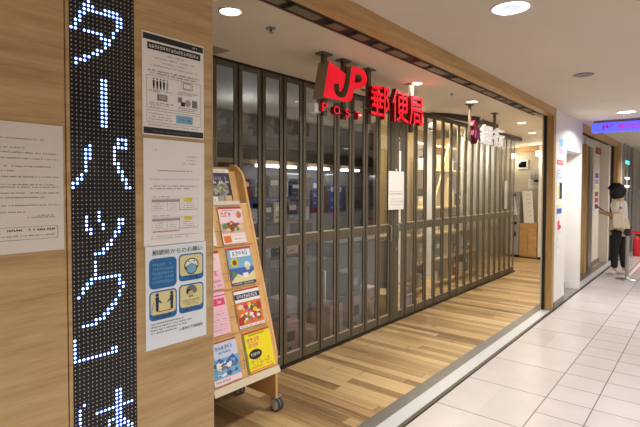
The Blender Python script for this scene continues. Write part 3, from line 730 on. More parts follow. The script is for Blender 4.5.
def stroke_char(mb, strokes, y0, y1, z0, z1, w, mf, ms):
    for st in strokes:
        P = [(y0+a/100*(y1-y0), z0+b/100*(z1-z0)) for a, b in st]
        for (a, b), (c, d) in zip(P, P[1:]):
            L = math.hypot(c-a, d-b); ux, uz = (c-a)/L, (d-b)/L; e = w*.5
            q = [(a-ux*e+uz*e, b-uz*e-ux*e), (c+ux*e+uz*e, d+uz*e-ux*e), (c+ux*e-uz*e, d+uz*e+ux*e), (a-ux*e-uz*e, b-uz*e+ux*e)]
            mb.add([f3(u, v, .012) for u, v in q], [(0, 1, 2, 3)], mf)
            vs = [f3(u, v, t) for t in (-.03, .0115) for u, v in q]
            mb.add(vs, [(3, 2, 1, 0), (0, 1, 5, 4), (1, 2, 6, 5), (2, 3, 7, 6), (3, 0, 4, 7)], ms)
YUU = [[(8,86),(34,90),(56,94)],[(4,72),(62,72)],[(2,52),(64,52)],[(8,31),(58,31)],[(4,6),(62,6)],[(32,90),(32,6)],[(17,72),(17,31)],[(48,72),(48,31)],
       [(74,94),(74,-2)],[(74,92),(95,92)],[(95,92),(85,66)],[(85,66),(96,50)],[(96,50),(95,32)],[(95,32),(83,28)]]
BIN = [[(24,98),(4,58)],[(15,74),(15,-2)],[(34,93),(98,93)],[(40,78),(92,78)],[(40,56),(92,56)],[(40,34),(92,34)],[(40,78),(40,34)],[(92,78),(92,34)],[(66,93),(66,34)],[(66,34),(56,16),(30,1)],[(40,27),(62,11),(99,1)]]
KYO = [[(13,93),(88,93)],[(88,93),(88,70)],[(13,70),(88,70)],[(13,93),(12,36),(3,1)],[(13,51),(93,51)],[(93,51),(92,4)],[(92,4),(77,4)],[(32,34),(70,34)],[(32,12),(70,12)],[(32,34),(32,4)],[(70,34),(70,12)]]
for stx, y0, y1, z0, z1 in ((YUU, 3.285, 3.565, 2.213, 2.472), (BIN, 3.625, 3.895, 2.213, 2.480), (KYO, 3.935, 4.195, 2.213, 2.478)):
    mb = MB(); stroke_char(mb, stx, y0, y1, z0, z1, .025, SIGNRED, SIGNREDS); mb.build('letter', sg)
for yy in (2.74, 2.98, 3.33, 4.06):
    r = MB().box(-2.235, -2.205, yy-.02, yy+.02, 2.14, 2.595, RODM); r.box(-2.26, -2.18, yy-.055, yy+.055, 2.588, 2.6, RODM); r.build('hanging_rod', sg)
MB().box(-2.205, -2.195, 2.66, 3.15, 2.178, 2.192, STEEL).box(-2.205, -2.198, 3.2, 4.16, 2.40, 2.415, RODM).box(-2.205, -2.198, 3.2, 4.16, 2.26, 2.275, RODM).box(-2.205, -2.198, 2.72, 3.22, 2.47, 2.485, RODM).build('cross_bar', sg)
MB().box(-2.25, -2.19, 2.60, 2.665, 2.15, 2.215, WPLAST).build('end_bracket', sg)

s2 = thing('hanging_sign', (-2.2, 5.9, 2.6), 'magenta and white sign hung on two rods beyond the red one', 'sign')
MAG = mat('sign_magenta', (96, 8, 34), .5); MAG2 = mat('sign_violet', (120, 30, 90), .5)
mb = MB(); solid_shape(mb, [[(5.46, 2.39), (5.52, 2.42), (5.57, 2.40), (5.61, 2.34), (5.63, 2.27), (5.61, 2.21), (5.58, 2.155), (5.54, 2.14), (5.50, 2.19), (5.46, 2.24), (5.475, 2.30), (5.44, 2.35)]], f3, -.05, .012, MAG, MAG)
solid_shape(mb, [[(5.53, 2.30), (5.60, 2.29), (5.605, 2.22), (5.57, 2.17), (5.52, 2.21)]], f3, .012, .02, MAG2, MAG2); mb.build('emblem', s2)
WS = mat('sign_white', (224, 218, 214), .5, emit=(220, 214, 210), strength=.5)  # faint emission added so the white letters look brighter
for ch, y0, y1 in (('銀', 5.76, 6.13), ('行', 6.20, 6.56)):
    mb = MB(); solid_text(mb, ch, f3, y0, 2.165, y1-y0, .24, -.03, .012, WS, WS, .007); mb.build('letter', s2)
for yy in (5.455, 6.29):
    MB().box(-2.215, -2.19, yy-.018, yy+.018, 2.17, 2.6, RODM).box(-2.24, -2.17, yy-.05, yy+.05, 2.588, 2.6, RODM).build('hanging_rod', s2)
MB().box(-2.205, -2.198, 5.45, 6.55, 2.37, 2.385, RODM).build('cross_bar', s2)

# blue light box down the corridor, faces the viewer (faces -y)
bl = thing('light_box_sign', (-1.08, 8.44, 2.66), 'small blue glowing light box under the mall ceiling beyond the doorway', 'light box')
MB().box(-1.44, -.55, 8.40, 8.50, 2.480, 2.625, BLUEL).build('light_box', bl, .006)
MB().box(-1.42, -.57, 8.42, 8.48, 2.625, ZM, mat('bracket_brown', (132, 112, 92), .5)).build('bracket', bl)
fb = lambda u, v: (u, 8.398, v)
mb = MB(); flat_text(mb, 'JP', fb, -1.31, 2.515, .15, .078, REDI, .03); flat_text(mb, '郵便局', fb, -1.09, 2.510, .36, .085, BLUEI, .01); mb.build('lettering', bl)

# ================================================================== CEILING FITTINGS
def downlight(x, y, z, r, label, group, power, warm, face=LAMPE, name='downlight', spread=150):
    t = thing(name, (x, y, z), label, 'ceiling light', group)
    MB().lathe((x, y, z), (0, 0, -1), [(r*1.12, 0), (r*1.12, .004), (r, .006), (r*.98, .0)], RIM, 32).build('rim', t)
    MB().cyl((x, y, z-.0015), (x, y, z-.0005), r*.98, r*.98, face, 32).build('diffuser', t)
    L = bpy.data.lights.new('downlight_lamp', 'AREA'); L.shape = 'DISK'; L.size = r*2; L.energy = power; L.color = warm; L.spread = math.radians(spread)
    lo = bpy.data.objects.new('downlight_lamp', L); COL.objects.link(lo); lo.parent = t; lo.location = (0, 0, -.012)
    return t
WARM = (1, .94, .84); NEUT = (1, .985, .965)
# big open-dish mall downlight in view
for i, (x, y, lab) in enumerate(((-.92, 2.87, 'large round recessed downlight in the mall ceiling, above the tiled corridor'), (-.90, 7.69, 'round mall downlight just above the blue light box'),
                  (-.92, -1.95, 'round mall downlight in the corridor behind the camera'), (1.6, .45, 'round mall downlight across the corridor'), (1.6, 5.3, 'round mall downlight across the corridor, second along'), (1.6, 10.1, 'round mall downlight across the corridor, third along'), (-.3, 12.6, 'round mall downlight beyond the queue post'))):
    t = downlight(x, y, ZM, .105 if i == 0 else .11, lab, 'round mall downlights', 30 if i == 0 else 44, NEUT, LAMPD if i == 0 else LAMPC)
    if i == 0:
        MB().lathe((x, y, ZM), (0, 0, -1), [(.098, .004), (.085, .0045), (.06, .003)], LAMPC, 32).build('inner_ring', t)
        MB().cyl((x-.05, y+.06, ZM-.008), (x-.05, y+.06, ZM-.002), .02, .02, LAMPE).build('bulb', t)
v = MB().cyl((-.922, 4.952, ZM-.006), (-.922, 4.952, ZM), .085, .085, mat('vent_grey', (120, 112, 100), .5), 32)
for k in range(3): v.lathe((-.922, 4.952, ZM-.006), (0, 0, -1), [(.075-.02*k, 0), (.07-.02*k, .004), (.065-.02*k, 0)], GPLAST, 32)
tag(v.build('air_diffuser'), 'small round grey air outlet in the mall ceiling', 'air outlet')
shop = [(-2.106, 1.76, 'oval-looking bright downlight in the shop ceiling above the brochure rack'), (-2.172, 4.061, 'shop downlight just beyond the last red sign character'), (-2.116, 5.30, 'shop downlight beside the rod of the magenta sign'),
        (-2.205, 7.45, 'shop downlight beyond the magenta sign'), (-2.45, 8.9, 'shop downlight near the end of the partition'), (-2.55, 6.6, 'shop downlight half hidden by the white sign letters'), (-2.3, 10.2, 'last shop downlight before the far wall')]
for i, (x, y, lab) in enumerate(shop):
    downlight(x, y, ZS, .06, lab, 'downlights in the shop ceiling', (3, 28, 10, 9, 12, 5, 16)[i], WARM)
tag(MB().cyl((-1.98, 1.55, ZS-.02), (-1.98, 1.55, ZS), .03, .035, RIM).cyl((-1.98, 1.55, ZS-.022), (-1.98, 1.55, ZS-.0205), .024, .024, LAMPE).build('spotlight'), 'tiny ceiling spotlight at the edge of the oak cladding', 'ceiling light')
sp_ = MB().cyl((-2.129, 2.102, ZS-.006), (-2.129, 2.102, ZS), .032, .032, STEEL, 20).cyl((-2.129, 2.102, ZS-.028), (-2.129, 2.102, ZS-.006), .008, .008, RODM).cyl((-2.129, 2.102, ZS-.032), (-2.129, 2.102, ZS-.028), .018, .018, STEEL)
tag(sp_.build('sprinkler'), 'small metal sprinkler head in the shop ceiling', 'sprinkler')
tag(MB().cyl((-2.10, 4.75, ZS-.02), (-2.10, 4.75, ZS), .02, .03, STEEL).build('smoke_detector'), 'tiny ceiling sensor between two shop downlights', 'sensor')
gr = MB(); gr.prism([(-2.70, 2.06), (-2.705, 2.255), (-2.86, 2.235), (-2.86, 2.06)], lambda p, t: (p[0], p[1], t), ZS-.004, ZS, mat('grille_grey', (142, 128, 112), .5))
tag(gr.build('ceiling_grille'), 'grey ceiling grille close to the head of the partition', 'grille')

# ================================================================== INSIDE, BEHIND THE GLASS
def cabinet(x0, x1, y0, y1, z1, m, label, n=2):
    t = thing('office_cabinet', ((x0+x1)/2, (y0+y1)/2, 0), label, 'cabinet', 'low cabinets behind the glass')
    MB().box(x0, x1, y0, y1, .04, z1, m).box(x0, x1-.03, y0+.02, y1-.02, 0, .04, BLACK).build('body', t, .004)
    w_ = (y1-y0)/n
    for k in range(n):
        d = MB().box(x1, x1+.014, y0+w_*k+.008, y0+w_*(k+1)-.008, .06, z1-.04, m).build('door', t, .002)
        MB().box(x1+.014, x1+.03, y0+w_*(k+1)-.05, y0+w_*(k+1)-.035, z1*.6, z1*.6+.12, STEEL).build('handle', d)
    return t
cabinet(-3.75, -3.35, 2.3, 3.3, .92, CABG, 'grey two-door cabinet behind the first partition leaves')
cabinet(-3.75, -3.35, 3.36, 4.36, .80, BOXG, 'darker low cabinet behind the middle partition leaves')
cabinet(-3.85, -3.40, 4.45, 5.6, .95, CABG, 'grey cabinet behind the paper notice')
# leaflet shelving further inside
def shelf_unit(x0, x1, y0, y1, levels, m, label, ztop, group=None, braces=False):
    t = thing('shelf_unit', ((x0+x1)/2, (y0+y1)/2, 0), label, 'shelves', group)
    for yy in (y0, y1-.03): MB().box(x0, x1, yy, yy+.03, 0, ztop, m).build('upright', t)
    for z in levels: MB().box(x0, x1, y0+.03, y1-.03, z-.03, z, m).build('shelf', t)
    if braces:
        MB().tube([(x1+.01, y0+.1, levels[1]), (x1+.01, y1-.1, ztop-.1)], .012, m, 6).build('brace', t)
    return t
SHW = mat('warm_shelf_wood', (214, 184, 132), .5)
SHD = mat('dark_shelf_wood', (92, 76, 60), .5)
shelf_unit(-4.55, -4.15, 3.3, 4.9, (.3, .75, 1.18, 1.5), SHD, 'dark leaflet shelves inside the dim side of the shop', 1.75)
IG = 'cartons and packets on the inner shelves'
cols = [(BOXW, 'white'), (BLACK, 'black'), (WHITEI, 'pale'), (BOXG, 'grey'), (TAN, 'tan'), (REDBOX, 'red'), (COVB, 'pale blue'), (DARKW, 'charcoal')]
def packet(x, y, z, w_, d, h, m, label):
    f = lambda a: a
    mb = MB(); mb.box(x-d, x, y, y+w_, z, z+h, m); mb.box(x, x+.001, y+w_*.15, y+w_*.85, z+h*.55, z+h*.8, WHITEI if m is not BOXW else INKB); mb.box(x, x+.001, y+w_*.15, y+w_*.6, z+h*.2, z+h*.3, INKG)
    o = mb.build('carton', bevel=.003); tag(o, label, 'carton', IG); return o
yy = 3.36
for z, nm in ((.75, 'middle'), (1.18, 'upper'), (1.5, 'top')):
    yy = 3.36; k = 0
    while yy < 4.75:
        w_ = random.uniform(.12, .22); m, cn = cols[(k*3+int(z*7)) % 8]
        packet(-4.2, yy, z, w_, .2, random.uniform(.16, .26), m, cn+' carton standing on the dark inner leaflet shelves'); yy += w_+random.uniform(.02, .08); k += 1
rc = random.Random(11); yy = 2.35
while yy < 5.5:
    w_ = rc.uniform(.16, .36); h_ = rc.uniform(.18, .5); z = 0
    for lv in range(rc.choice((1, 2, 2))):
        m = rc.choice((BOXW, BOXG, PAPERG, GPLAST, PALEP, COVB, TAN)); d_ = .26
        mb = MB(); mb.box(-3.30+.02*lv, -3.05-.02*lv, yy+.015*lv, yy+w_-.015*lv, z, z+h_, m); mb.box(-3.05-.02*lv, -3.048-.02*lv, yy+w_*.2, yy+w_*.7, z+h_*.45, z+h_*.75, rc.choice((WHITEI, INKG, MIDB, WHITEI))).box(-3.05-.02*lv, -3.048-.02*lv, yy+w_*.2, yy+w_*.5, z+h_*.2, z+h_*.28, INKG)
        o = mb.build('storage_box', bevel=.004); tag(o, 'storage box stacked on the floor just behind the glass leaves', 'box', 'storage boxes behind the glass'); z += h_; h_ *= .7
    yy += w_+rc.uniform(.03, .18)
# warm-lit wooden shelving behind the far leaves
for a, b, lab in ((6.3, 7.5, 'warm-lit wooden shelves behind the far partition leaves'), (7.54, 8.8, 'second warm-lit wooden shelf unit behind the glass')):
    shelf_unit(-3.75, -3.35, a, b, (.10, .48, .9, 1.32, 1.92, 2.30), SHW, lab, 2.45, 'wooden shelf units behind the glass', True)
    MB().box(-3.80, -3.76, a, b, 0, 2.45, mat('shelf_back_%d' % int(a), (214, 186, 140), .6)).build('backing', bpy.data.objects['shelf_unit.001' if a < 7 else 'shelf_unit.002']) if False else None
struct(box(-3.90, -3.82, 6.0, 9.3, 0, ZS, plaster('warm_cream', (186, 166, 124), (196, 176, 134))), 'wall_inner.002')
for z in (.10, .48, .9, 1.32, 1.92):
    for a, b in ((6.36, 7.44), (7.6, 8.74)):
        yy = a; k = int(z*10+a)
        while yy < b-.2:
            w_ = random.uniform(.1, .24); m, cn = cols[(k*5) % 8]
            packet(-3.42, yy, z, w_, .2, random.uniform(.14, .30), m, cn+' carton standing on the warm-lit wooden shelves'); yy += w_+random.uniform(.02, .12); k += 1
# counter, blinds and lit boards
bd = MB()
for k in range(7): bd.box(-3.22, -3.20, 7.62+k*.27, 7.62+k*.27+.09+.05*(k%3), .9, 2.5, BLINDM)
bd.box(-3.24, -3.18, 7.6, 9.4, 2.5, 2.56, RIM)
tag(bd.build('vertical_blind'), 'pale vertical blind hanging behind the last glass leaves', 'blind')
ct = thing('service_counter', (-3.6, 6.0, 0), 'low pale counter behind the closed partition door', 'counter')
MB().box(-3.7, -3.42, 5.66, 6.2, 0, .9, BLINDM).build('body', ct, .004); MB().box(-3.74, -3.38, 5.64, 6.22, .9, .94, SHW).build('counter_top', ct, .004)
# yellow lit column of wall seen through the door leaves
# dim zone back furniture: dark fascia, tan band, blue posters (flat boards)
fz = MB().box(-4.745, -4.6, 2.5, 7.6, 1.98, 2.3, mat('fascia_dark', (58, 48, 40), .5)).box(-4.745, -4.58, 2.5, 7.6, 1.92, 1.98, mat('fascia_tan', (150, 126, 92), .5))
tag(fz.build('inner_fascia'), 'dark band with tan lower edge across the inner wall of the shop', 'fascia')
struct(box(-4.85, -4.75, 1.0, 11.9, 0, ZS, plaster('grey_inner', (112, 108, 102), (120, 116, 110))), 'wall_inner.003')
for i, (a, b, z0, z1) in enumerate(((4.3, 4.9, 1.15, 1.75), (5.2, 5.75, 1.2, 1.75), (6.0, 6.35, 1.1, 1.7))):
    sh = Sheet(facade_map(-4.749, a, z0), b-a, z1-z0, BLUEP, .01); sh.rect(.1, .75, .9, .88, WHITEI).fuzz(.1, .9, .5, .08, WHITEI, .8).fuzz(.1, .9, .3, .06, WHITEI, .6).rect(.06, .04, .94, .2, REDBOX)
    tag(sh.mb.build('wall_poster'), 'blue poster with white print on the inner wall, %s' % ('by the rack', 'in the middle', 'towards the warm shelves')[i], 'poster', 'blue posters on the inner wall')
for i, (a, b) in enumerate(((4.25, 4.95), (5.3, 5.7), (6.1, 6.5))):
    tag(MB().box(-4.6, -4.50, a, b, 1.885, 1.919, LAMPC).build('strip_light'), 'short white strip light under the inner fascia', 'strip light', 'strip lights under the inner fascia')

# ================================================================== FAR END OF THE SHOP
cb = thing('wooden_cabinet', (-3.22, 11.5, 0), 'light wooden cabinet standing at the far wall of the shop', 'cabinet')
MB().box(-3.42, -3.03, 11.5, 11.9, .03, .81, CABW).box(-3.40, -3.05, 11.52, 11.9, 0, .03, BLACK).build('body', cb, .004)
for a, b in ((-3.415, -3.228), (-3.222, -3.035)):
    d = MB().box(a, b, 11.485, 11.5, .06, .78, CABW).build('door', cb, .002)
MB().box(-3.235, -3.215, 11.47, 11.486, .2, .55, mat('groove_grey', (150, 128, 96), .5)).build('handle_strip', cb)
lk = Sheet(lambda u, v, d: (-3.38+u+.05*(1-v/.72), 11.56-d, .82+v), .22, .74, PAPERG, .02)
for b in (.85, .72, .6, .48, .36, .22): lk.fuzz(.45, .8, b, .04, INKG, .8)
tag(lk.mb.build('display_board'), 'tall white board with small print standing on the wooden cabinet', 'board')
at = thing('ticket_machine', (-3.60, 11.6, 0), 'pale grey machine with dark slots left of the wooden cabinet', 'machine')
MB().box(-3.80, -3.43, 11.5, 11.93, .06, 1.55, mat('machine_grey', (150, 146, 140), .5)).box(-3.78, -3.45, 11.53, 11.93, 0, .06, BLACK).build('body', at, .01)
MB().box(-3.76, -3.47, 11.485, 11.5, 1.05, 1.40, GPLAST).box(-3.60, -3.50, 11.47, 11.486, 1.44, 1.50, BLACK).build('screen', at)
MB().box(-3.60, -3.48, 11.47, 11.5, .78, .84, BLACK).box(-3.56, -3.50, 11.47, 11.5, .50, .60, BLACK).build('slot', at)
tag(MB().prism([(-3.58, 1.02), (-3.45, 1.0), (-3.49, 1.2), (-3.53, 1.42)], lambda p, t: (p[0], t, p[1]), 11.44, 11.468, WPLAST).build('paper_cone'), 'white folded sheet hanging in front of the grey machine', 'paper')
mo = thing('wall_monitor', (-3.47, 11.93, 2.19), 'small black wall screen in a white frame at the far end', 'screen')
MB().box(-3.60, -3.37, 11.90, 11.95, 2.09, 2.30, WPLAST).build('frame', mo, .004); MB().box(-3.58, -3.40, 11.893, 11.90, 2.125, 2.27, BLACKG).build('screen', mo)
fan = thing('wall_fan', (-3.15, 11.93, 1.92), 'grey round wall fan above the white board', 'fan')
MB().lathe((-3.14, 11.80, 1.92), (0, -1, 0), [(.02, .03), (.10, .025), (.125, .0), (.12, -.05), (.08, -.09)], GPLAST, 24).build('cage', fan)
MB().cyl((-3.14, 11.87, 1.92), (-3.14, 11.94, 1.90), .03, .04, WPLAST).build('mount', fan); MB().box(-3.18, -3.08, 11.74, 11.80, 1.77, 1.82, BLACK).build('switch_box', fan)
tag(MB().box(-3.52, -3.08, 11.7, 11.93, 2.50, 2.592, laminate('pale_wood_box', (206, 158, 96), (222, 178, 118), (232, 190, 132), (3, 3, 20))).build('ceiling_box'), 'light wooden box fixed under the ceiling at the far wall', 'ceiling box')
sh = Sheet(lambda u, v, d: (-3.03+u, 11.94-d, .82+v), .10, .30, PAPER, .004); sh.rect(.05, .55, .95, .95, INKR).fuzz(.1, .9, .65, .12, WHITEI, 1).fuzz(.1, .9, .2, .08, INKR, .9)
tag(sh.mb.build('wall_notice'), 'red and white notice beside the wooden cabinet', 'notice')
sh = Sheet(lambda u, v, d: (-3.36+u, 11.945-d, 1.62+v), .26, .22, PAPERG, .004); sh.fuzz(.1, .9, .7, .1, INKG).fuzz(.1, .9, .4, .08, INKG)
tag(sh.mb.build('wall_notice'), 'grey paper under the wall screen at the far end', 'notice')
struct(box(-3.0, -2.9, 11.45, 11.95, 0, ZS, CREAM), 'wall_pier')
tag(MB().box(-3.0, -2.93, 11.43, 11.449, 0, .06, BLACK).build('door_stop'), 'black block at the foot of the far wall pier', 'block')
for i, (x, yv) in enumerate(((-2.98, 11.3), (-3.66, 11.75))):
    t = thing('wall_washer', (x, yv, 2.42), 'bright wall washer %s' % ('above the far pier' if i == 0 else 'beside the wall screen'), 'light', 'bright lamps on the far wall')
    MB().lathe((x, yv, 2.45), (0, 0, -1), [(.0, .0), (.05, .0), (.05, .06), (.04, .1)], LAMPE, 20).build('lamp_shade', t)
    MB().cyl((x, yv, 2.45), (x, yv, ZS), .01, .01, STEEL).build('stem', t)
    L = bpy.data.lights.new('washer_lamp', 'POINT'); L.energy = 6; L.color = (1, .92, .78); L.shadow_soft_size = .06
    lo = bpy.data.objects.new('washer_lamp', L); COL.objects.link(lo); lo.location = (x, yv-.12, 2.30)

# ================================================================== WHITE WALL POSTERS
def wall_sheet(name, y0, y1, z0, z1, paper, draw, label, cat='poster', x=FX+.0005, group='small posters on the white wall'):
    sh = Sheet(facade_map(x, y0, z0), y1-y0, z1-z0, paper); draw(sh); tag(sh.mb.build(name), label, cat, group)
wall_sheet('small_poster', 7.02, 7.24, 2.06, 2.31, COVB, lambda s: s.rect(.1, .1, .9, .4, PINK).rect(.1, .5, .9, .9, SKYB), 'pale blue and pink poster, topmost on the white wall')
wall_sheet('small_poster', 6.90, 7.27, 1.935, 2.0, COVW, lambda s: s.rect(0, 0, 1, 1, INKR).fuzz(.08, .92, .2, .6, WHITEI, 1.), 'red strip with white characters on the white wall')
wall_sheet('small_poster', 6.90, 7.27, 1.69, 1.90, COVB, lambda s: s.fuzz(.1, .9, .75, .07, INKG).fuzz(.1, .7, .55, .07, INKG).fuzz(.3, .9, .3, .07, NAVY), 'pale poster with small dark print on the white wall')
wall_sheet('small_poster', 6.90, 7.05, 1.48, 1.67, COVW, lambda s: s.rect(.1, .1, .9, .9, PALEY), 'yellow leaflet on the white wall')
wall_sheet('small_poster', 7.06, 7.20, 1.47, 1.69, COVD, lambda s: s.rect(.4, .3, .6, .5, GREEN), 'dark leaflet on the white wall')
wall_sheet('small_poster', 6.92, 7.20, 1.27, 1.40, COVW, lambda s: s.rect(.02, .02, .98, .55, MIDB).rect(.02, .65, .98, .98, PALEY), 'blue and yellow card on the white wall')
wall_sheet('small_poster', 6.95, 7.18, 1.03, 1.19, COVW, lambda s: s.rect(.1, .1, .6, .9, HOTP).rect(.5, .2, .9, .5, INKR), 'small card with pink blotch on the white wall')
wall_sheet('small_poster', 6.95, 7.12, .70, .96, COVW, lambda s: s.fuzz(.2, .8, .8, .1, LILAC, .7).fuzz(.2, .8, .4, .1, PINK, .7), 'faint lilac printed card, lowest on the white wall')
for k in range(7):
    wall_sheet('door_label', 8.28, 8.34, 1.88-.145*k, 1.96-.145*k, COVW, lambda s: s.rect(.1, .1, .9, .9, [INK, INKG, INKB, BROWN, INKG, INK, GREEN][k]), 'row of small dark labels on the recessed door', 'label', -1.7845, 'small labels on the recessed door')
# next shop: red sign and posters
sh = Sheet(facade_map(-1.8695, 11.40, 2.36), .92, .13, REDSIGN, .01); sh.text('営業中', .1, .15, .45, .85, TAN, .01); sh.fuzz(.52, .92, .2, .6, TAN, 1.)
tag(sh.mb.build('shop_sign'), 'dark red sign board on the cream wall of the next shop', 'sign')
sh = Sheet(facade_map(-1.8695, 11.36, 1.15), .42, .85, COVW, .004)
for k, c in enumerate((PURP, LILAC, PALEY, BROWN, INKR, PURP)): sh.rect(.08, .82-.155*k, .92, .94-.155*k, c)
tag(sh.mb.build('wall_poster'), 'tall purple and white poster on the cream wall of the next shop', 'poster')
struct(MB().box(-1.87, -1.862, 11.86, 11.90, 0, 2.3, CREAM).box(-1.87, -1.862, 12.1, 12.13, 0, 2.3, GREYM), 'trim_16')
# glass sign strips on the corridor wall beyond
for k, z in enumerate((2.20, 1.85, 1.66)):
    tag(MB().box(FX+.06, FX+.075, 13.0, 13.6, z, z+(.08 if k == 0 else .035), TEAL if k == 0 else LAMPC).build('lit_strip'), ('teal glowing strip' if k == 0 else 'white glowing strip %s' % ('under the teal one' if k == 1 else 'at head height'))+' on the corridor wall beyond the queue post', 'light strip')
fe = thing('fire_extinguisher', (-1.33, 13.6, 0), 'red fire extinguisher on the floor behind the queue post', 'extinguisher')
MB().lathe((-1.33, 13.6, 0), (0, 0, 1), [(0, .0), (.07, .0), (.075, .02), (.075, .40), (.05, .46), (.02, .48), (.02, .5), (0, .5)], REDM, 20).build('cylinder_body', fe)
MB().box(-1.36, -1.27, 13.59, 13.61, .50, .53, BLACK).tube([(-1.33, 13.6, .5), (-1.25, 13.6, .48), (-1.24, 13.6, .25)], .01, BLACK).build('valve', fe)

# floor tape
tag(MB().box(-1.175, -1.158, 10.35, 15.5, 0, .0015, TAPER).box(-1.158, -1.092, 10.35, 15.5, 0, .0012, TAPEW).box(-1.092, -1.075, 10.35, 15.5, 0, .0015, TAPER).build('floor_tape'), 'white floor tape edged in red running along the corridor tiles', 'floor tape')

# ================================================================== QUEUE POST
qx, qy = -1.11, 9.95
qp = thing('queue_post', (qx, qy, 0), 'chrome queue post with red belt in front of the standing person', 'queue post')
MB().lathe((qx, qy, 0), (0, 0, 1), [(0, 0), (.175, 0), (.178, .008), (.165, .016), (.06, .024), (.035, .04), (.03, .05)], STEEL, 36).build('base', qp)
MB().cyl((qx, qy, .04), (qx, qy, .84), .03, .03, STEEL, 24).build('pole', qp)
MB().lathe((qx, qy, .78), (0, 0, 1), [(0, 0), (.036, 0), (.045, .02), (.045, .11), (.04, .125), (0, .13)], BLACK, 24).box(qx-.06, qx-.03, qy-.03, qy+.03, .80, .88, BLACK).build('head', qp)
MB().box(qx+.04, 1.0, qy-.003, qy+.003, .825, .875, REDM).build('belt', qp)
q2 = thing('queue_post', (1.03, qy, 0), 'chrome queue post at the other end of the red belt', 'queue post')
MB().lathe((1.03, qy, 0), (0, 0, 1), [(0, 0), (.175, 0), (.178, .008), (.165, .016), (.06, .024), (.035, .04), (.03, .05)], STEEL, 36).build('base', q2)
MB().cyl((1.03, qy, .04), (1.03, qy, .84), .03, .03, STEEL, 24).build('pole', q2)

# ================================================================== PERSON (faces -x, head bent to a phone)
def skin_mesh(name, joints, edges, m, parent, root=0, sub=2, post=None):
    me = bpy.data.meshes.new(name); me.from_pydata([j[0] for j in joints], edges, []); o = bpy.data.objects.new(name, me); COL.objects.link(o)
    sk = o.modifiers.new('skin', 'SKIN'); sk.use_smooth_shade = True
    for i, j in enumerate(joints):
        r = j[1]; me.skin_vertices[0].data[i].radius = r if isinstance(r, tuple) else (r, r)
        me.skin_vertices[0].data[i].use_root = (i == root)
    ss = o.modifiers.new('sub', 'SUBSURF'); ss.levels = ss.render_levels = sub
    dg = bpy.context.evaluated_depsgraph_get(); nm = bpy.data.meshes.new_from_object(o.evaluated_get(dg))
    bpy.data.objects.remove(o); nm.name = name
    nm.materials.clear(); nm.materials.append(m)
    for p in nm.polygons: p.use_smooth = True
    if post: post(nm)
    o = bpy.data.objects.new(name, nm); COL.objects.link(o); o.parent = parent; return o
px_, py_ = -1.29, 10.42
# local frame: +x is forward (world -x) after 180 degree turn about z
per = bpy.data.objects.new('person', None); COL.objects.link(per); per.location = (px_, py_, 0); per.rotation_euler = (0, 0, PI-.25)
ROOT['person'] = (0, 0, 0)
tag(per, 'person in pale top and black trousers bent over a phone behind the queue post', 'person')
J = []; E = []
def jn(p, r, link=None):
    J.append((p, r)); i = len(J)-1
    if link is not None: E.append((link, i))
    return i
pel_ = jn((0, 0, .90), (.125, .155)); wa = jn((.0, 0, 1.06), (.10, .125), pel_); ch = jn((.0, 0, 1.23), (.11, .15), wa); sh_ = jn((.015, 0, 1.36), (.075, .11), ch)
nk = jn((.045, 0, 1.43), .05, sh_); nk2 = jn((.07, 0, 1.47), .05, nk)
hd = jn((.10, 0, 1.535), (.080, .072), nk2); hd2 = jn((.105, 0, 1.59), (.078, .07), hd)
nose = jn((.185, 0, 1.515), .016, hd)
for s in (-1, 1):
    sho = jn((.01, .165*s, 1.345), .055, sh_); el = jn((.0, .20*s, 1.10), .040, sho)
    wr = jn((.23, .10*s, 1.145), .027, el); pm = jn((.29, .065*s, 1.165), (.032, .018), wr)
    for k in range(4):
        a = jn((.315, (.09-.016*k)*s, 1.175-.004*k), .0085, pm); b = jn((.345, (.085-.014*k)*s, 1.185-.010*k), .008, a); jn((.35, (.062-.010*k)*s, 1.198-.012*k), .007, b)
    th = jn((.29, .04*s, 1.19), .010, pm); jn((.32, .03*s, 1.21), .008, th)
    hp = jn((0, .085*s, .82), .085, pel_); kn = jn((.015+.03*s, .09*s, .47), .055, hp); an = jn((-.01+.05*s, .09*s, .09), .035, kn)
    hl = jn((-.01+.05*s, .09*s, .045), .034, an); jn((.11+.05*s, .10*s, .03), (.034, .026), hl)
skin_mesh('body', J, E, SKIN, per, 0, 2)
# hair: full rounded bob over the skull
bmh = bmesh.new(); bmesh.ops.create_icosphere(bmh, subdivisions=4, radius=1)
for v in bmh.verts:
    c = v.co; r = 1+.05*math.sin(c.x*9+c.z*7)*math.sin(c.y*8)+random.uniform(-.012, .012)
    x, y_, z = c.x*.155*r, c.y*.158*r, c.z*.158*r
    if x > .07 and z < .03: x = .07+(x-.07)*.3     # opened at the face
    v.co = (x+.065, y_, z+1.57)
mh = bpy.data.meshes.new('hair'); bmh.to_mesh(mh); bmh.free(); mh.materials.append(HAIR)
for p in mh.polygons: p.use_smooth = True
oh = bpy.data.objects.new('hair', mh); COL.objects.link(oh); oh.parent = per
f = MB()
for s in (-1, 1): f.lathe((.172, .030*s, 1.545), (1, 0, -.3), [(0, .008), (.008, .005), (.011, 0)], WPLAST, 12); f.lathe((.178, .030*s, 1.545), (1, 0, -.3), [(0, .006), (.005, .003), (.006, 0)], INK, 12)
f.build('eyes', per)
MB().box(.172, .178, -.022, .022, 1.482, 1.490, mat('lips', (160, 84, 78), .5)).build('mouth', per)
J = []; E = []
a0 = jn((0, 0, .80), (.150, .185)); a1 = jn((0, 0, .98), (.135, .165), a0); a2 = jn((.0, 0, 1.22), (.135, .172), a1); a3 = jn((.012, 0, 1.36), (.085, .13), a2); jn((.03, 0, 1.405), (.06, .07), a3)
for s in (-1, 1):
    b = jn((.01, .175*s, 1.335), .068, a3); jn((.0, .20*s, 1.16), .062, b)
skin_mesh('shirt', J, E, SHIRT, per, 0, 2)
J = []; E = []
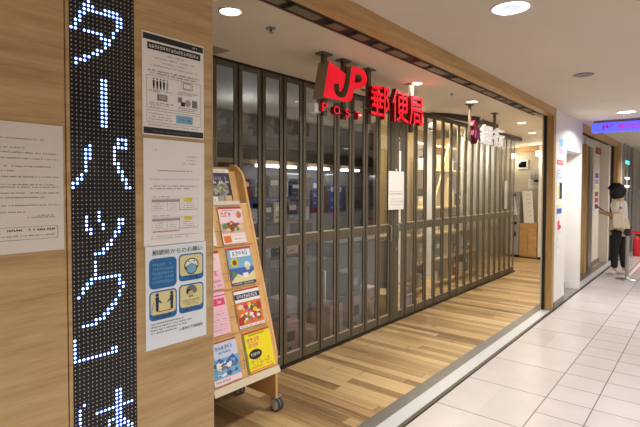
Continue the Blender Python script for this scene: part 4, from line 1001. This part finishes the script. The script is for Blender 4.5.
a0 = jn((0.0, 0, .70), (.17, .20)); a1 = jn((0.005, 0, .84), (.165, .195), a0); a2 = jn((0.01, 0, .98), (.150, .178), a1); jn((0.015, 0, 1.12), (.148, .16), a2)
skin_mesh('apron', J, E, APRON, per, 0, 2)
J = []; E = []
a0 = jn((0, 0, .90), (.13, .165))
for s in (-1, 1):
    hp = jn((0, .088*s, .80), (.098, .09), a0); kn = jn((.015+.03*s, .09*s, .47), .072, hp); jn((-.01+.05*s, .09*s, .11), .058, kn)
skin_mesh('trousers', J, E, TROUS, per, 0, 2)
for s in (-1, 1):
    fx = -.01+.05*s
    J = [((fx-.03, .09*s, .055), (.045, .05)), ((fx+.07, .095*s, .045), (.045, .04)), ((fx+.15, .10*s, .035), (.038, .03))]
    skin_mesh('shoe', J, [(0, 1), (1, 2)], SHOE, per, 0, 2)
# phone and tote bag
ph = MB(); R_ = Matrix.Translation((px_, py_, 0)) @ Matrix.Rotation(PI-.25, 4, 'Z')
def pw(x, y_, z): return tuple(R_ @ Vector((x, y_, z)))
ph.add([pw(.315+dx*.9, dy, 1.205+dz+dx*.6) for dx, dz in ((0, 0), (.13, 0), (.13, .01), (0, .01)) for dy in (-.037, .037)], [(0,1,3,2),(2,3,5,4),(4,5,7,6),(6,7,1,0),(0,2,4,6),(1,7,5,3)], BLACKG)
tag(ph.build('phone'), 'dark phone held in both hands by the standing person', 'phone')
tb = MB(); tb.prism([(-.17, .90), (.01, .89), (.02, 1.16), (-.16, 1.17)], lambda p, t: pw(p[0]-.02, t, p[1]), .262, .31, CREAMB)
bo = tb.build('tote_bag', bevel=.012); tag(bo, 'cream tote bag hanging from the shoulder of the standing person', 'bag')
MB().tube([pw(-.14, .285, 1.15), pw(-.08, .29, 1.25), pw(-.02, .255, 1.405), pw(.02, .24, 1.425), pw(.05, .28, 1.3), pw(.0, .285, 1.14)], .010, CREAMB).build('strap', bo)

# ================================================================== OPPOSITE SIDE OF THE CORRIDOR (seen only as reflections)
opp = MB().box(2.9, 2.995, -1, 15, 2.22, 2.6, mat('opposite_fascia', (70, 52, 38), .5)).box(2.88, 2.995, -1, 15, 2.14, 2.22, mat('opposite_tan', (150, 126, 92), .5))
tag(opp.build('shop_fascia'), 'dark brown fascia over the shops across the corridor', 'fascia')
rr = random.Random(3); y0 = .6; k = 0
pal = [mat('window_navy', (36, 52, 110), .4, emit=(36, 56, 120), strength=.3), mat('window_slate', (70, 74, 84), .4), mat('window_blue', (80, 104, 160), .4, emit=(70, 96, 160), strength=.3), mat('window_dark', (34, 34, 38), .3), mat('window_pale', (150, 154, 160), .4), mat('window_wine', (110, 36, 40), .4)]
while y0 < 13.5:
    wd = rr.uniform(.35, 1.1); top = rr.uniform(1.5, 1.95); m = pal[(k*5+k//3) % 6]
    sh = Sheet(lambda u, v, d, y0=y0: (2.995-d, y0+u, .9+v), wd, top-.9, m, .02); sh.rect(.1, .82, .6, .88, WHITEI).fuzz(.1, .9, .5, .08, pal[4], .6).rect(0, .1, 1, .22, pal[5]).rect(.1, .25, .9, .45, pal[(k+2) % 6])
    tag(sh.mb.build('window_poster'), 'large window poster across the corridor', 'poster', 'window posters across the corridor')
    if k % 2 == 0:
        z = rr.uniform(1.97, 2.08); w2 = rr.uniform(.2, .7)
        tag(MB().box(2.86, 2.96, y0, y0+w2, z, 2.139, mat('light_box_cream', (200, 196, 186), .4)).box(2.86, 2.96, y0, y0+w2, z-.03, z, LAMPC).build('strip_light'), 'white strip light under the fascia across the corridor', 'strip light', 'strip lights across the corridor')
    y0 += wd+rr.uniform(.1, .6); k += 1

# ================================================================== LIGHTS
def area(name, loc, rot, sx, sy, e, c):
    L = bpy.data.lights.new(name, 'AREA'); L.shape = 'RECTANGLE'; L.size = sx; L.size_y = sy; L.energy = e; L.color = c
    o = bpy.data.objects.new(name, L); COL.objects.link(o); o.location = loc; o.rotation_euler = rot; return o
def pt(loc, e, c=WARM, r=.1):
    L = bpy.data.lights.new('interior_lamp', 'POINT'); L.energy = e; L.color = c; L.shadow_soft_size = r
    o = bpy.data.objects.new('interior_lamp', L); COL.objects.link(o); o.location = loc
area('shelf_light', (-3.15, 6.9, 2.5), (0, math.radians(-20), 0), .15, 1.4, 50, (1, .90, .70))
area('shelf_light', (-3.05, 8.5, 2.5), (0, math.radians(-20), 0), .15, 1.4, 16, (1, .94, .84))
pt((-3.15, 5.95, 2.2), 9, (1, .84, .56))
pt((-4.0, 3.5, 2.3), 6, (.78, .88, 1), .2)
w_ = bpy.data.worlds.new('World'); SC.world = w_; w_.use_nodes = True
w_.node_tree.nodes['Background'].inputs[0].default_value = (1, .93, .84, 1); w_.node_tree.nodes['Background'].inputs[1].default_value = .35

# ================================================================== CAMERA
cam = bpy.data.cameras.new('Camera'); co = bpy.data.objects.new('Camera', cam); COL.objects.link(co); SC.camera = co
F_, CX, CY = (473.158, 319.591, 202.25)
yaw, pitch, roll = (math.radians(a) for a in (39.4964, 1.6279, 0.1437))
cam.sensor_fit = 'HORIZONTAL'; cam.sensor_width = 36; cam.lens = F_/640*36
cam.shift_x = -(CX-320)/640; cam.shift_y = (CY-213.5)/640
fw = Vector((-math.sin(yaw)*math.cos(pitch), math.cos(yaw)*math.cos(pitch), -math.sin(pitch)))
r0 = Vector((math.cos(yaw), math.sin(yaw), 0)); u0 = r0.cross(fw)
r1 = r0*math.cos(roll)+u0*math.sin(roll); u1 = -r0*math.sin(roll)+u0*math.cos(roll)
M = Matrix((r1, u1, -fw)).transposed().to_4x4(); M.translation = (0, 0, 1.6); co.matrix_world = M
cam.clip_start = .05
SC.view_settings.view_transform = 'Standard'; SC.view_settings.look = 'None'; SC.view_settings.exposure = 0.22
SC.cycles.use_denoising = True
